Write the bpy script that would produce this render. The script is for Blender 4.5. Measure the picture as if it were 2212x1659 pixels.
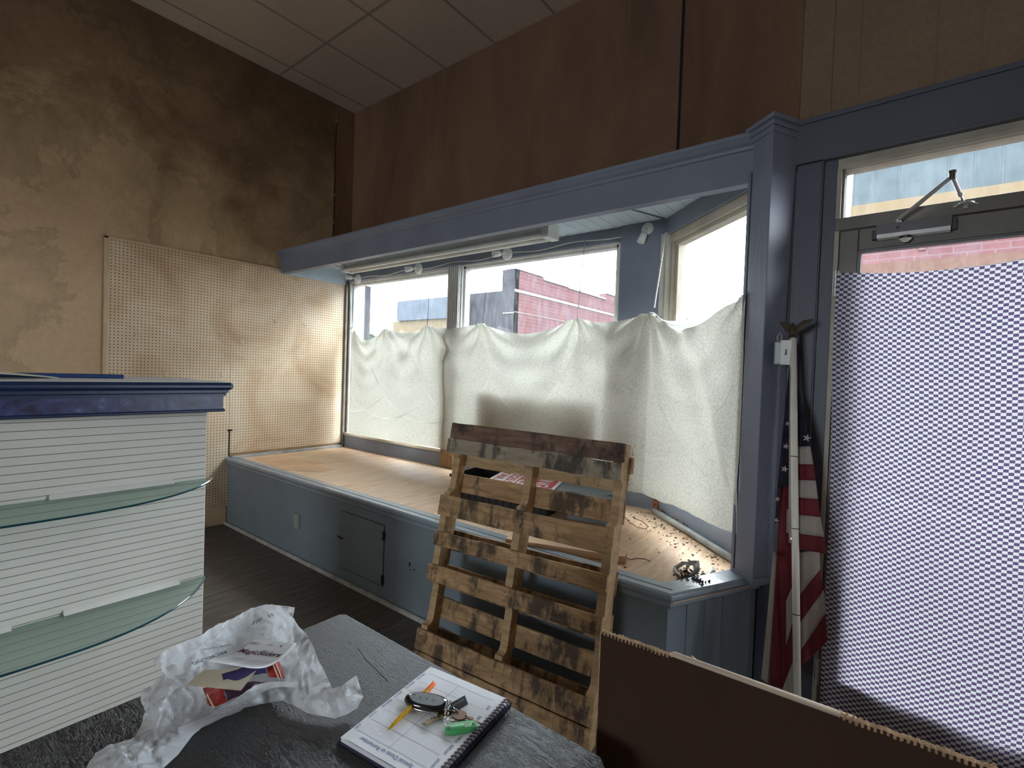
import bpy, math, random
from mathutils import Vector, Matrix, noise, geometry
random.seed(7)
S = bpy.context.scene
for o in list(bpy.data.objects): bpy.data.objects.remove(o)
C = S.collection

# ------------------------------------------------------------------ camera
F = 1063.05                                    # focal length in pixels of a 2212 x 1659 frame
R = Matrix(((0.78894, -0.04129, 0.61308), (0.61447, 0.05000, -0.78737), (0.0, 0.0, 0.0)))
xa = Vector((1366.0, -71.5, F)).normalized()   # world X, Y, Z axes seen from the camera
ya = Vector((827.0, -5.5, -F)).normalized()
xa = Vector((1366.0, -71.5, F)).normalized()
za = xa.cross(ya).normalized(); ya = za.cross(xa)
R = Matrix((xa, ya, za))                       # camera -> world
H = 1.5
cd = bpy.data.cameras.new('camera'); cam = bpy.data.objects.new('camera', cd); C.objects.link(cam)
cd.sensor_width = 36.0; cd.lens = 36.0 * F / 2212.0; cd.clip_start = 0.02; cd.clip_end = 300
cam.matrix_world = Matrix.Translation((0, 0, H)) @ R.to_4x4()
S.camera = cam

# ------------------------------------------------------------------ world, exposure
S.view_settings.view_transform = 'Standard'; S.view_settings.look = 'None'
S.view_settings.gamma = 1; S.view_settings.use_curve_mapping = False
S.view_settings.exposure = 0.0
SKY = 22.0
w = bpy.data.worlds.new('overcast_sky'); S.world = w; w.use_nodes = True
nt = w.node_tree; nt.nodes.clear()
wo = nt.nodes.new('ShaderNodeOutputWorld'); bg = nt.nodes.new('ShaderNodeBackground')
tcw = nt.nodes.new('ShaderNodeTexCoord'); nz = nt.nodes.new('ShaderNodeTexNoise'); cr = nt.nodes.new('ShaderNodeValToRGB')
nz.inputs['Scale'].default_value = 2.2; nz.inputs['Detail'].default_value = 4
cr.color_ramp.elements[0].position = .35; cr.color_ramp.elements[0].color = (.74, .87, 1, 1)
cr.color_ramp.elements[1].position = .6; cr.color_ramp.elements[1].color = (.90, .96, 1, 1)
nt.links.new(tcw.outputs['Generated'], nz.inputs['Vector']); nt.links.new(nz.outputs['Fac'], cr.inputs['Fac'])
nt.links.new(cr.outputs['Color'], bg.inputs['Color']); bg.inputs['Strength'].default_value = SKY
nt.links.new(bg.outputs['Background'], wo.inputs['Surface'])

def portal(name, loc, nrm, wx, hz):            # daylight portals in the window openings
    l = bpy.data.lights.new(name, 'AREA'); l.shape = 'RECTANGLE'; l.size = wx; l.size_y = hz; l.energy = 1
    l.cycles.is_portal = True
    o = bpy.data.objects.new(name, l); C.objects.link(o); o.location = loc
    z = -Vector(nrm).normalized(); x = Vector((0, 0, 1)).cross(z).normalized(); y = z.cross(x)
    o.matrix_world = Matrix.Translation(loc) @ Matrix((x, y, z)).transposed().to_4x4()

# ------------------------------------------------------------------ pixel -> place helpers (the surveyed photograph)
def ray(px, py): return R @ Vector((px - 1106.0, -(py - 829.5), -F))
def onz(px, py, z): r = ray(px, py); return Vector((0, 0, H)) + r * ((z - H) / r.z)
def ony(px, py, y): r = ray(px, py); return Vector((0, 0, H)) + r * (y / r.y)
def onx(px, py, x): r = ray(px, py); return Vector((0, 0, H)) + r * (x / r.x)
TH = math.radians(3.0); P0 = Vector((-0.38, 2.50)); DN = Vector((math.sin(TH), math.cos(TH))); DU = Vector((math.cos(TH), -math.sin(TH)))
def dp(u, z, off=0.0):                          # a point of the door wall: u along it, off > 0 is outdoors
    p = P0 + DU * u + DN * off; return Vector((p.x, p.y, z))

# ------------------------------------------------------------------ materials
MATS = {}
class NT:
    def __init__(s, name):
        s.m = bpy.data.materials.new(name); s.m.use_nodes = True; s.t = s.m.node_tree; s.t.nodes.clear()
        s.out = s.t.nodes.new('ShaderNodeOutputMaterial'); MATS[name] = s.m
    def n(s, ty, **kw):
        nd = s.t.nodes.new('ShaderNode' + ty)
        for k, v in kw.items():
            if k[0] == '_': setattr(nd, k[1:], v)
            else:
                key = {'B': 'B', 'A': 'A'}.get(k, k.replace('_', ' '))
                nd.inputs[key].default_value = v
        return nd
    def l(s, a, b): s.t.links.new(a, b)
    def pos(s, scale=(1, 1, 1), rot=(0, 0, 0), obj=False):
        mp = s.n('Mapping'); mp.inputs['Scale'].default_value = scale; mp.inputs['Rotation'].default_value = rot
        if obj: s.l(s.n('TexCoord').outputs['Object'], mp.inputs['Vector'])
        else: s.l(s.n('NewGeometry').outputs['Position'], mp.inputs['Vector'])
        return mp.outputs['Vector']
    def noise(s, vec, scale, detail=4, rough=.55, dist=0.0):
        x = s.n('TexNoise', Scale=scale, Detail=detail, Roughness=rough, Distortion=dist); s.l(vec, x.inputs['Vector']); return x.outputs['Fac']
    def ramp(s, fac, stops):
        r = s.n('ValToRGB'); e = r.color_ramp.elements
        while len(e) < len(stops): e.new(.5)
        for i, (p, c) in enumerate(stops):
            e[i].position = p; e[i].color = (c[0], c[1], c[2], 1) if isinstance(c, (tuple, list)) else (c, c, c, 1)
        s.l(fac, r.inputs['Fac']); return r.outputs['Color']
    def math(s, op, a, b=None, c=None):
        x = s.n('Math', _operation=op)
        for i, v in enumerate((a, b, c)):
            if v is None: continue
            if isinstance(v, (int, float)): x.inputs[i].default_value = v
            else: s.l(v, x.inputs[i])
        return x.outputs[0]
    def mix(s, fac, a, b, mode='MIX'):
        x = s.n('Mix', _data_type='RGBA', _blend_type=mode)
        for i, v in ((0, fac), (6, a), (7, b)):
            if isinstance(v, (int, float)): x.inputs[i].default_value = v
            elif isinstance(v, (tuple, list)): x.inputs[i].default_value = (v[0], v[1], v[2], 1)
            else: s.l(v, x.inputs[i])
        return x.outputs[2]
    def sep(s, vec):
        x = s.n('SeparateXYZ'); s.l(vec, x.inputs[0]); return x.outputs
    def bsdf(s, col, rough=.7, metal=0.0, bump=None, bs=.3, bd=.01, **kw):
        b = s.n('BsdfPrincipled')
        for k, v in (('Base Color', col), ('Roughness', rough), ('Metallic', metal)):
            if isinstance(v, (int, float)): b.inputs[k].default_value = v
            elif isinstance(v, (tuple, list)): b.inputs[k].default_value = (v[0], v[1], v[2], 1)
            else: s.l(v, b.inputs[k])
        for k, v in kw.items(): b.inputs[k.replace('_', ' ')].default_value = v
        if bump is not None:
            bp = s.n('Bump', Strength=bs, Distance=bd); s.l(bump, bp.inputs['Height']); s.l(bp.outputs[0], b.inputs['Normal'])
        s.b = b; s.l(b.outputs[0], s.out.inputs[0]); return b

def plain(name, col, rough=.6, metal=0.0, var=.12, scale=6, bump=0.0, **kw):
    t = NT(name); p = t.pos(); f = t.noise(p, scale)
    c = t.ramp(f, [(.3, tuple(v * (1 - var) for v in col)), (.7, tuple(min(1, v * (1 + var)) for v in col))])
    t.bsdf(c, rough, metal, bump=(t.noise(p, scale * 8) if bump else None), bs=bump, **kw); return t.m

# stained plaster of the left wall
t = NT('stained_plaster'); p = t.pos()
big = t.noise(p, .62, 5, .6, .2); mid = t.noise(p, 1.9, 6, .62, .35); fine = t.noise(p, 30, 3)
z = t.sep(p)[2]; zf = t.math('MULTIPLY_ADD', z, .34, -.84)                      # plaster tone gets darker with height
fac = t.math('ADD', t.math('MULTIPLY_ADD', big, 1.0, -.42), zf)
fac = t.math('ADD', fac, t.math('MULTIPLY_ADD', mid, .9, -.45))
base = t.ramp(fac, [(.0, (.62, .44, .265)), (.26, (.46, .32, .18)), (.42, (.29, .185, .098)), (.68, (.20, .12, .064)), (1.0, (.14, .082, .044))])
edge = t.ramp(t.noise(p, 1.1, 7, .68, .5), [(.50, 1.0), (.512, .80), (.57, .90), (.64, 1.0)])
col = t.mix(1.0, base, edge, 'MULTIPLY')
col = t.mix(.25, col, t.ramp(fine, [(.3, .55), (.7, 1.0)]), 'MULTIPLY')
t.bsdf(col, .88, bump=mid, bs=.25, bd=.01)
# brown fibreboard front wall
t = NT('brown_fibreboard'); p = t.pos((1, 1, .35))
f = t.noise(p, 1.5, 5, .6, .5)
col = t.ramp(f, [(.25, (.13, .070, .042)), (.5, (.215, .118, .068)), (.75, (.31, .175, .098))])
col = t.mix(.35, col, t.ramp(t.noise(t.pos(), 60, 2), [(.3, .5), (.7, 1.0)]), 'MULTIPLY')
t.bsdf(col, .85, bump=t.noise(t.pos(), 90, 2), bs=.1)
t = NT('tan_fibreboard'); p = t.pos((1, 1, .5)); f = t.noise(p, 1.2, 5, .6, .5)
col = t.ramp(f, [(.25, (.15, .095, .06)), (.5, (.20, .13, .08)), (.8, (.25, .165, .105))])
col = t.mix(.3, col, t.ramp(t.noise(t.pos(), 55, 2), [(.3, .5), (.7, 1.0)]), 'MULTIPLY')
t.bsdf(col, .85)
# ceiling tiles: a 0.61 x 1.22 m grid
t = NT('ceiling_tiles'); p = t.pos(); xyz = t.sep(p)
def gridline(ax, off, pitch, wd):
    a = t.math('FRACT', t.math('DIVIDE', t.math('SUBTRACT', ax, off), pitch))
    a = t.math('ABSOLUTE', t.math('SUBTRACT', a, .5)); return t.math('GREATER_THAN', a, .5 - wd / pitch)
g = t.math('MAXIMUM', gridline(xyz[0], -4.065, .61, .013), gridline(xyz[1], 2.40, 1.22, .013))
sp = t.ramp(t.noise(p, 120, 3), [(.35, .8), (.6, 1.0)])
tile = t.mix(1.0, t.ramp(t.noise(p, .9, 3), [(.3, (.60, .49, .40)), (.7, (.68, .56, .44))]), sp, 'MULTIPLY')
t.bsdf(t.mix(g, tile, (.34, .29, .24)), .9, bump=t.math('SUBTRACT', 1.0, g), bs=.4)
# pegboard
t = NT('pegboard_panel'); p = t.pos(); xyz = t.sep(p)
def cell(a, off): return t.math('SUBTRACT', t.math('FRACT', t.math('DIVIDE', t.math('ADD', a, off), .0254)), .5)
d2 = t.math('ADD', t.math('POWER', cell(xyz[1], 5.0), 2.0), t.math('POWER', cell(xyz[2], 5.0), 2.0))
hole = t.math('LESS_THAN', d2, .030)
f = t.noise(p, 1.8, 4, .6, .8)
col = t.ramp(f, [(.3, (.52, .35, .21)), (.5, (.66, .50, .335)), (.68, (.73, .60, .44))])
t.bsdf(t.mix(hole, col, (.07, .04, .02)), .75)
plain('pegboard_frame', (.55, .42, .26), .7)
# blue paint
def bluep(name, c, rough=.45):
    t = NT(name); p = t.pos(); f = t.noise(p, 2.4, 5, .6, .4)
    col = t.ramp(f, [(.3, tuple(v * .86 for v in c)), (.7, tuple(v * 1.08 for v in c))])
    chip = t.ramp(t.noise(p, 26, 4, .7), [(.70, 0.0), (.74, 1.0)])
    col = t.mix(t.math('MULTIPLY', chip, .35), col, (.12, .10, .09))
    t.bsdf(col, rough, bump=t.noise(t.pos((1, 1, .2)), 60, 3), bs=.12); return t.m
bluep('blue_paint', (.20, .225, .29)); bluep('dark_blue_paint', (.075, .08, .105)); bluep('skirt_blue_paint', (.20, .245, .285), .5)
bluep('light_blue_paint', (.52, .62, .68), .38); bluep('rail_paint', (.26, .31, .36), .22)
t = NT('worn_grey_paint'); p = t.pos(); f = t.noise(p, 9, 5, .7)
t.bsdf(t.ramp(f, [(.3, (.22, .24, .26)), (.55, (.42, .43, .43)), (.75, (.50, .49, .46))]), .5, bump=f, bs=.3)
# display floor boards
t = NT('display_floor_boards'); p = t.pos(); xyz = t.sep(p)
rot = t.pos(rot=(0, 0, math.radians(2)))
rx = t.sep(rot)
pl = t.math('FRACT', t.math('DIVIDE', rx[0], .083)); seam = t.math('LESS_THAN', pl, .02)
gr = t.noise(t.pos((15, 2.0, 4), (0, 0, math.radians(2))), 2.6, 6, .62, .5)
col = t.ramp(gr, [(.28, (.50, .30, .17)), (.5, (.66, .42, .25)), (.68, (.78, .56, .36))])
pidx = t.math('FLOOR', t.math('DIVIDE', rx[0], .083))
wn = t.n('TexWhiteNoise', _noise_dimensions='1D'); t.l(pidx, wn.inputs['W'])
col = t.mix(.22, col, t.ramp(wn.outputs['Value'], [(0, .62), (1, 1.0)]), 'MULTIPLY')
dust = t.ramp(t.noise(p, 2.8, 5, .6), [(.42, 0.0), (.62, 1.0)])
col = t.mix(t.math('MULTIPLY', dust, .45), col, (.60, .50, .37))
col = t.mix(t.math('MULTIPLY', seam, .55), col, (.16, .09, .05))
speck = t.ramp(t.noise(p, 70, 2), [(.70, 0.0), (.74, 1.0)])
col = t.mix(t.math('MULTIPLY', speck, .35), col, (.15, .10, .07))
t.bsdf(col, .5, bump=gr, bs=.12)
# shop floor: dark grey painted boards
t = NT('worn_floor_boards'); p = t.pos(); xyz = t.sep(p)
pl = t.math('FRACT', t.math('DIVIDE', xyz[0], .095)); seam = t.math('LESS_THAN', pl, .05)
gr = t.noise(t.pos((14, 1.6, 4)), 2.4, 6, .6, .5)
col = t.ramp(gr, [(.3, (.055, .045, .037)), (.5, (.095, .080, .068)), (.72, (.15, .135, .12))])
col = t.mix(t.math('MULTIPLY', seam, .7), col, (.02, .016, .013)); t.bsdf(col, .48, bump=gr, bs=.2)
# pallet wood, three weatherings
def palletwood(name, a, b, c, stain, hs=1.0):
    t = NT(name); p = t.pos(); v = t.pos((1.6, 6, 11), (0, 0, -.084))
    g = t.noise(v, 3.2, 6, .65, .6)
    col = t.ramp(g, [(.28, a), (.5, b), (.72, c)])
    v2 = t.pos((9, 5, 3.5), (0, .55, 0))
    m1 = t.noise(v2, 1.5, 5, .7, .3); m2 = t.noise(p, 2.6 * hs, 3, .5)
    s = t.ramp(t.math('MULTIPLY_ADD', m1, .7, t.math('MULTIPLY', m2, .6)), [(.632 + stain, 0.0), (.735 + stain, 1.0)])
    col = t.mix(t.math('MULTIPLY', s, .82), col, (.022, .018, .018))
    t.bsdf(col, .8, bump=g, bs=.45, bd=.006); return t.m
palletwood('dark_pallet_wood', (0.1008, 0.0558, 0.0403), (0.1938, 0.1147, 0.0806), (0.2790, 0.1783, 0.1271), .0)
palletwood('grey_pallet_wood', (.24, .195, .14), (.35, .29, .215), (.45, .385, .29), -.02)
palletwood('brown_pallet_wood', (0.2325, 0.1318, 0.0620), (0.4185, 0.2558, 0.1271), (0.6200, 0.4108, 0.2170), .0)
palletwood('stringer_wood', (.32, .20, .10), (.46, .31, .165), (.58, .41, .24), .10)
palletwood('splintered_wood', (.30, .18, .09), (.44, .28, .15), (.56, .39, .23), .2)
# black textured table top
t = NT('black_vinyl_top'); p = t.pos()
wv = t.noise(t.pos((3.2, 14, 1), (0, 0, .12)), 4.2, 4, .6, 2.2)
cr_ = t.ramp(wv, [(.44, 0.0), (.49, 1.0), (.52, 0.0), (.60, 0.0), (.635, .8), (.66, 0.0)])
fn = t.noise(p, 240, 3)
hgt = t.math('MULTIPLY_ADD', fn, .25, cr_)
dus = t.ramp(t.noise(p, 46, 4, .7), [(.66, 0.0), (.72, 1.0)])
t.bsdf(t.mix(t.math('MULTIPLY', dus, .10), (.012, .0115, .013), (.3, .29, .28)), .47, bump=hgt, bs=.40, bd=.004, Specular_IOR_Level=1.0)
plain('black_edge', (.018, .017, .018), .5)
# slat panel
t = NT('slat_panel'); p = t.pos(); z = t.sep(p)[2]
fz = t.math('FRACT', t.math('DIVIDE', t.math('SUBTRACT', 1.2883, z), .0272)); gl = t.math('LESS_THAN', fz, .085)
col = t.ramp(t.noise(p, 3, 4), [(.3, (.62, .60, .54)), (.7, (.72, .70, .63))])
col = t.mix(.3, col, t.ramp(t.noise(p, 260, 2), [(.3, .8), (.7, 1.0)]), 'MULTIPLY')
t.bsdf(t.mix(gl, col, (.16, .11, .09)), .55)
t = NT('blue_marble_laminate'); p = t.pos((1, 1, 1.3))
f = t.noise(p, 9, 6, .65, 1.6)
col = t.ramp(f, [(.28, (.016, .012, .03)), (.45, (.028, .032, .10)), (.58, (.055, .075, .20)), (.66, (.16, .22, .40)), (.69, (.05, .07, .18))])
t.bsdf(col, .3)
plain('navy_trim', (.012, .028, .085), .35); plain('royal_blue_trim', (.03, .07, .22), .4)
plain('white_laminate', (.7, .7, .68), .5); plain('cream_paper', (.62, .57, .44), .8, var=.05)
def glassy(name, tint, haze=.0, gloss=.06, hazec=(.8, .8, .8), rough=.02, dirt=0.0):
    t = NT(name); tr = t.n('BsdfTransparent'); tr.inputs[0].default_value = (*tint, 1)
    gs = t.n('BsdfGlossy'); gs.inputs['Roughness'].default_value = rough
    mx = t.n('MixShader'); mx.inputs[0].default_value = gloss; t.l(tr.outputs[0], mx.inputs[1]); t.l(gs.outputs[0], mx.inputs[2])
    last = mx.outputs[0]
    if haze:
        di = t.n('BsdfTranslucent'); di.inputs[0].default_value = (*hazec, 1)
        m2 = t.n('MixShader')
        if dirt:
            f = t.ramp(t.noise(t.pos((5, 5, 1.2)), 6, 6, .7, .4), [(.45, haze), (.7, haze + dirt)]); t.l(f, m2.inputs[0])
        else: m2.inputs[0].default_value = haze
        t.l(last, m2.inputs[1]); t.l(di.outputs[0], m2.inputs[2]); last = m2.outputs[0]
    t.l(last, t.out.inputs[0]); return t.m
glassy('dirty_window_glass', (.97, .98, .98), .007, .05, (.9, .93, .95), dirt=.016)
glassy('door_glass', (.97, .96, .96), .005, .05, (.95, .92, .92), dirt=.014)
glassy('shelf_glass', (.86, .95, .91), .20, .16, (.75, .88, .82), .08)
plain('shelf_glass_edge', (.010, .055, .070), .15)
plain('white_bracket', (.66, .64, .60), .4)
plain('white_enamel', (.66, .66, .62), .35); plain('tube_white', (.82, .82, .78), .25)
plain('porcelain', (.72, .72, .69), .3); plain('dirty_aluminium', (.33, .31, .28), .42, .45, var=.2)
plain('fluted_metal', (.55, .53, .51), .4, .5, var=.2); plain('beige_frame', (.52, .49, .43), .5, var=.15)
plain('door_bronze', (.135, .12, .10), .45, .3, var=.2); plain('dark_gap', (.012, .012, .012), .9)
plain('cream_frame', (.42, .37, .29), .55, var=.2)
plain('white_window_frame', (.60, .59, .56), .5, var=.15)
plain('chrome', (.75, .75, .76), .16, 1.0, var=.03); plain('dark_metal', (.10, .09, .09), .4, .7)
plain('rust', (.28, .085, .025), .85, var=.6, scale=30, bump=.4); plain('chain_metal', (.30, .27, .24), .4, .8)
plain('flag_red', (.15, .011, .018), .75, var=.12); plain('flag_white', (.40, .355, .32), .8, var=.06)
plain('flag_navy', (.009, .009, .024), .8); plain('pole_white', (.88, .85, .79), .35)
plain('bronze_plastic', (.06, .04, .024), .45)
plain('box_steel', (.35, .38, .40), .45, .2); plain('switch_black', (.02, .02, .02), .4)
plain('outlet_ivory', (.58, .56, .42), .4); plain('outlet_plate', (.26, .29, .31), .5)
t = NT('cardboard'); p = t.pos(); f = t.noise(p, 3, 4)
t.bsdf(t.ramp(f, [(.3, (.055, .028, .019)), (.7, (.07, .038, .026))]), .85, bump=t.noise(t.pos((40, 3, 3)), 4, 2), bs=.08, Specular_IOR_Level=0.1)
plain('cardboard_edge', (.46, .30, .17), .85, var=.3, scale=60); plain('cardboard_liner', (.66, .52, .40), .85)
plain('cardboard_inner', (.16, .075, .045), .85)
plain('paper_white', (.88, .90, .93), .7, var=.02); plain('card_white', (.74, .74, .76), .45, var=.02)
plain('ink_blue', (.07, .065, .27), .6); plain('ink_grey', (.30, .30, .38), .7); plain('ink_faint', (.58, .59, .66), .7)
plain('ink_black', (.02, .02, .025), .5); plain('ink_plum', (.07, .02, .04), .5)
plain('navy_cover', (.012, .016, .055), .3); plain('coil_black', (.022, .016, .045), .3)
plain('fob_black', (.010, .010, .012), .12, Coat_Weight=.5); plain('fob_keys', (.115, .13, .14), .4)
plain('fob_legend', (.32, .35, .36), .5); plain('brass', (.56, .44, .25), .25, 1.0)
plain('bronze_key', (.20, .12, .08), .3, 1.0); plain('green_plastic', (.10, .52, .17), .35); plain('tag_black', (.012, .011, .014), .6)
plain('lime_label', (.30, .55, .30), .5)
t = NT('yellow_barrel'); t.bsdf((.85, .50, .02), .15, Transmission_Weight=.35); plain('orange_cap', (.85, .16, .02), .3)
plain('pen_nib', (.60, .48, .20), .3, .7)
plain('red_wrapper', (.36, .03, .025), .35, var=.3, scale=25); plain('purple_wrapper', (.055, .035, .13), .35, var=.3)
plain('dark_wrapper', (.06, .025, .05), .3, var=.4, scale=20); plain('cream_card', (.58, .52, .38), .7)
plain('sign_red', (.62, .035, .045), .5, var=.04); plain('sign_white', (.80, .80, .80), .5, var=.03)
plain('crate_black', (.012, .012, .012), .5); plain('grey_plastic', (.20, .24, .28), .45)
plain('fresh_lumber', (.56, .35, .20), .6, var=.15); plain('pale_lumber', (.70, .50, .30), .6)
plain('debris_brown', (.07, .045, .03), .9); plain('debris_metal', (.50, .52, .48), .35, .6)
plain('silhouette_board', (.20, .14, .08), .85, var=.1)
# outdoors
t = NT('red_brick_wall'); b = t.n('TexBrick', Scale=1.0); p = t.pos((1, 1, 1), (math.radians(90), 0, 0)); t.l(p, b.inputs['Vector'])
b.inputs['Color1'].default_value = (0.0643, 0.0260, 0.0268, 1); b.inputs['Color2'].default_value = (0.0796, 0.0355, 0.0356, 1); b.inputs['Mortar'].default_value = (0.0796, 0.0547, 0.0554, 1)
b.inputs['Brick Width'].default_value = .45; b.inputs['Row Height'].default_value = .15; b.inputs['Mortar Size'].default_value = .012
t.bsdf(t.mix(t.ramp(t.noise(t.pos(), 1.5, 5, .7), [(.4, 0.0), (.75, .6)]), b.outputs['Color'], (0.0796, 0.0616, 0.0713)), .9)
t = NT('weathered_render'); p = t.pos((1, 1, .5)); t.bsdf(t.ramp(t.noise(p, 1.3, 6, .7), [(.3, (0.0140, 0.0140, 0.0169)), (.6, (0.0257, 0.0257, 0.0290)), (.8, (0.0468, 0.0398, 0.0412))]), .9)
plain('pale_block', (0.0398, 0.0468, 0.0562), .9, var=.15, scale=1.5); plain('stone_coping', (0.1194, 0.1053, 0.0983), .8)
plain('asphalt', (0.0252, 0.0252, 0.0252), .9); plain('pavement', (0.0576, 0.0558, 0.0540), .9); plain('cream_fascia', (0.0720, 0.0558, 0.0342), .6, var=.05)
plain('ribbed_metal', (0.0308, 0.0397, 0.0437), .5, var=.15, scale=2); plain('rust_band', (.060, .036, .028), .8)
plain('leaf', (0.0180, 0.0324, 0.0144), .7, var=.4); plain('bark', (0.0360, 0.0252, 0.0180), .9); plain('exterior_wall', (0.1260, 0.1080, 0.0972), .9)
plain('white_cloth_back', (0.2520, 0.2520, 0.2376), .9)
for k_ in ('red_brick_wall', 'weathered_render', 'pale_block', 'stone_coping', 'asphalt', 'pavement', 'cream_fascia', 'ribbed_metal', 'rust_band', 'leaf', 'bark', 'exterior_wall'):
    for nd_ in MATS[k_].node_tree.nodes:
        if nd_.type == 'BSDF_PRINCIPLED': nd_.inputs['Specular IOR Level'].default_value = 0.0; nd_.inputs['Roughness'].default_value = 1.0
# curtains
t = NT('printed_curtain'); p = t.pos()
vo = t.n('TexVoronoi', Scale=52.0, _feature='DISTANCE_TO_EDGE')
wp = t.n('TexNoise', Scale=9.0, Detail=2.0); t.l(p, wp.inputs['Vector'])
va = t.n('VectorMath', _operation='MULTIPLY_ADD'); t.l(wp.outputs['Color'], va.inputs[0]); va.inputs[1].default_value = (.05, .05, .05); t.l(p, va.inputs[2])
t.l(va.outputs[0], vo.inputs['Vector'])
pat = t.ramp(vo.outputs['Distance'], [(.0, .78), (.10, .86), (.22, 1.0), (.36, .90), (.46, 1.0)])
st = t.ramp(t.noise(t.pos((2.6, 2.6, .8)), 2.6, 6, .72, 1.0), [(.55, 0.0), (.72, .30)])
zz = t.sep(p)[2]; hs = t.ramp(zz, [(.0, .0), (1.0, 1.0)])
hi = t.math('MULTIPLY', t.ramp(t.math('SUBTRACT', zz, 1.0), [(.1, .25), (.6, 1.0)]), st)
col = t.mix(1.0, t.mix(hi, (.75, .735, .64), (.58, .46, .23)), pat, 'MULTIPLY')
df = t.n('BsdfDiffuse'); tl = t.n('BsdfTranslucent'); t.l(col, df.inputs[0]); t.l(col, tl.inputs[0])
mx = t.n('MixShader'); mx.inputs[0].default_value = .145; t.l(df.outputs[0], mx.inputs[1]); t.l(tl.outputs[0], mx.inputs[2]); t.l(mx.outputs[0], t.out.inputs[0])
t = NT('checked_fabric'); uv = t.n('UVMap'); us = t.sep(uv.outputs[0])
cu = t.math('DIVIDE', us[0], .0140); cv = t.math('DIVIDE', us[1], .0108)
par = t.math('FLOORED_MODULO', t.math('ADD', t.math('FLOOR', cu), t.math('FLOOR', cv)), 2.0)
dark = t.math('GREATER_THAN', par, .5)
fu = t.math('ABSOLUTE', t.math('SUBTRACT', t.math('FRACT', cu), .5)); fv = t.math('ABSOLUTE', t.math('SUBTRACT', t.math('FRACT', cv), .5))
rd = t.math('ADD', t.math('POWER', fu, 4.0), t.math('POWER', fv, 4.0)); inn = t.math('LESS_THAN', rd, .085)
dk = t.math('MULTIPLY', dark, inn)
rim = t.math('MULTIPLY', dark, t.math('SUBTRACT', 1.0, inn))
col = t.mix(dk, (.80, .82, .84), (.135, .10, .20)); col = t.mix(t.math('MULTIPLY', rim, .55), col, (.10, .08, .14))
df = t.n('BsdfDiffuse'); tl = t.n('BsdfTranslucent'); t.l(col, df.inputs[0]); t.l(col, tl.inputs[0])
mx = t.n('MixShader'); mx.inputs[0].default_value = .15; t.l(df.outputs[0], mx.inputs[1]); t.l(tl.outputs[0], mx.inputs[2]); t.l(mx.outputs[0], t.out.inputs[0])
t = NT('white_cloth_back'); df = t.n('BsdfDiffuse'); tl = t.n('BsdfTranslucent'); df.inputs[0].default_value = (.8, .8, .76, 1); tl.inputs[0].default_value = (.8, .8, .76, 1)
mx = t.n('MixShader'); mx.inputs[0].default_value = .22; t.l(df.outputs[0], mx.inputs[1]); t.l(tl.outputs[0], mx.inputs[2]); t.l(mx.outputs[0], t.out.inputs[0])
# white carrier bag
t = NT('bag_plastic'); p = t.pos()
bs = t.bsdf((.88, .90, .93), .22, bump=t.noise(p, 30, 4, .6, 1.2), bs=.45, bd=.012)
tl = t.n('BsdfTranslucent'); tl.inputs[0].default_value = (.80, .82, .84, 1); tp = t.n('BsdfTransparent')
m1 = t.n('MixShader'); m1.inputs[0].default_value = .30; t.l(bs.outputs[0], m1.inputs[1]); t.l(tl.outputs[0], m1.inputs[2])
m2 = t.n('MixShader'); m2.inputs[0].default_value = .10; t.l(m1.outputs[0], m2.inputs[1]); t.l(tp.outputs[0], m2.inputs[2]); t.l(m2.outputs[0], t.out.inputs[0])
M = MATS

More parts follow.
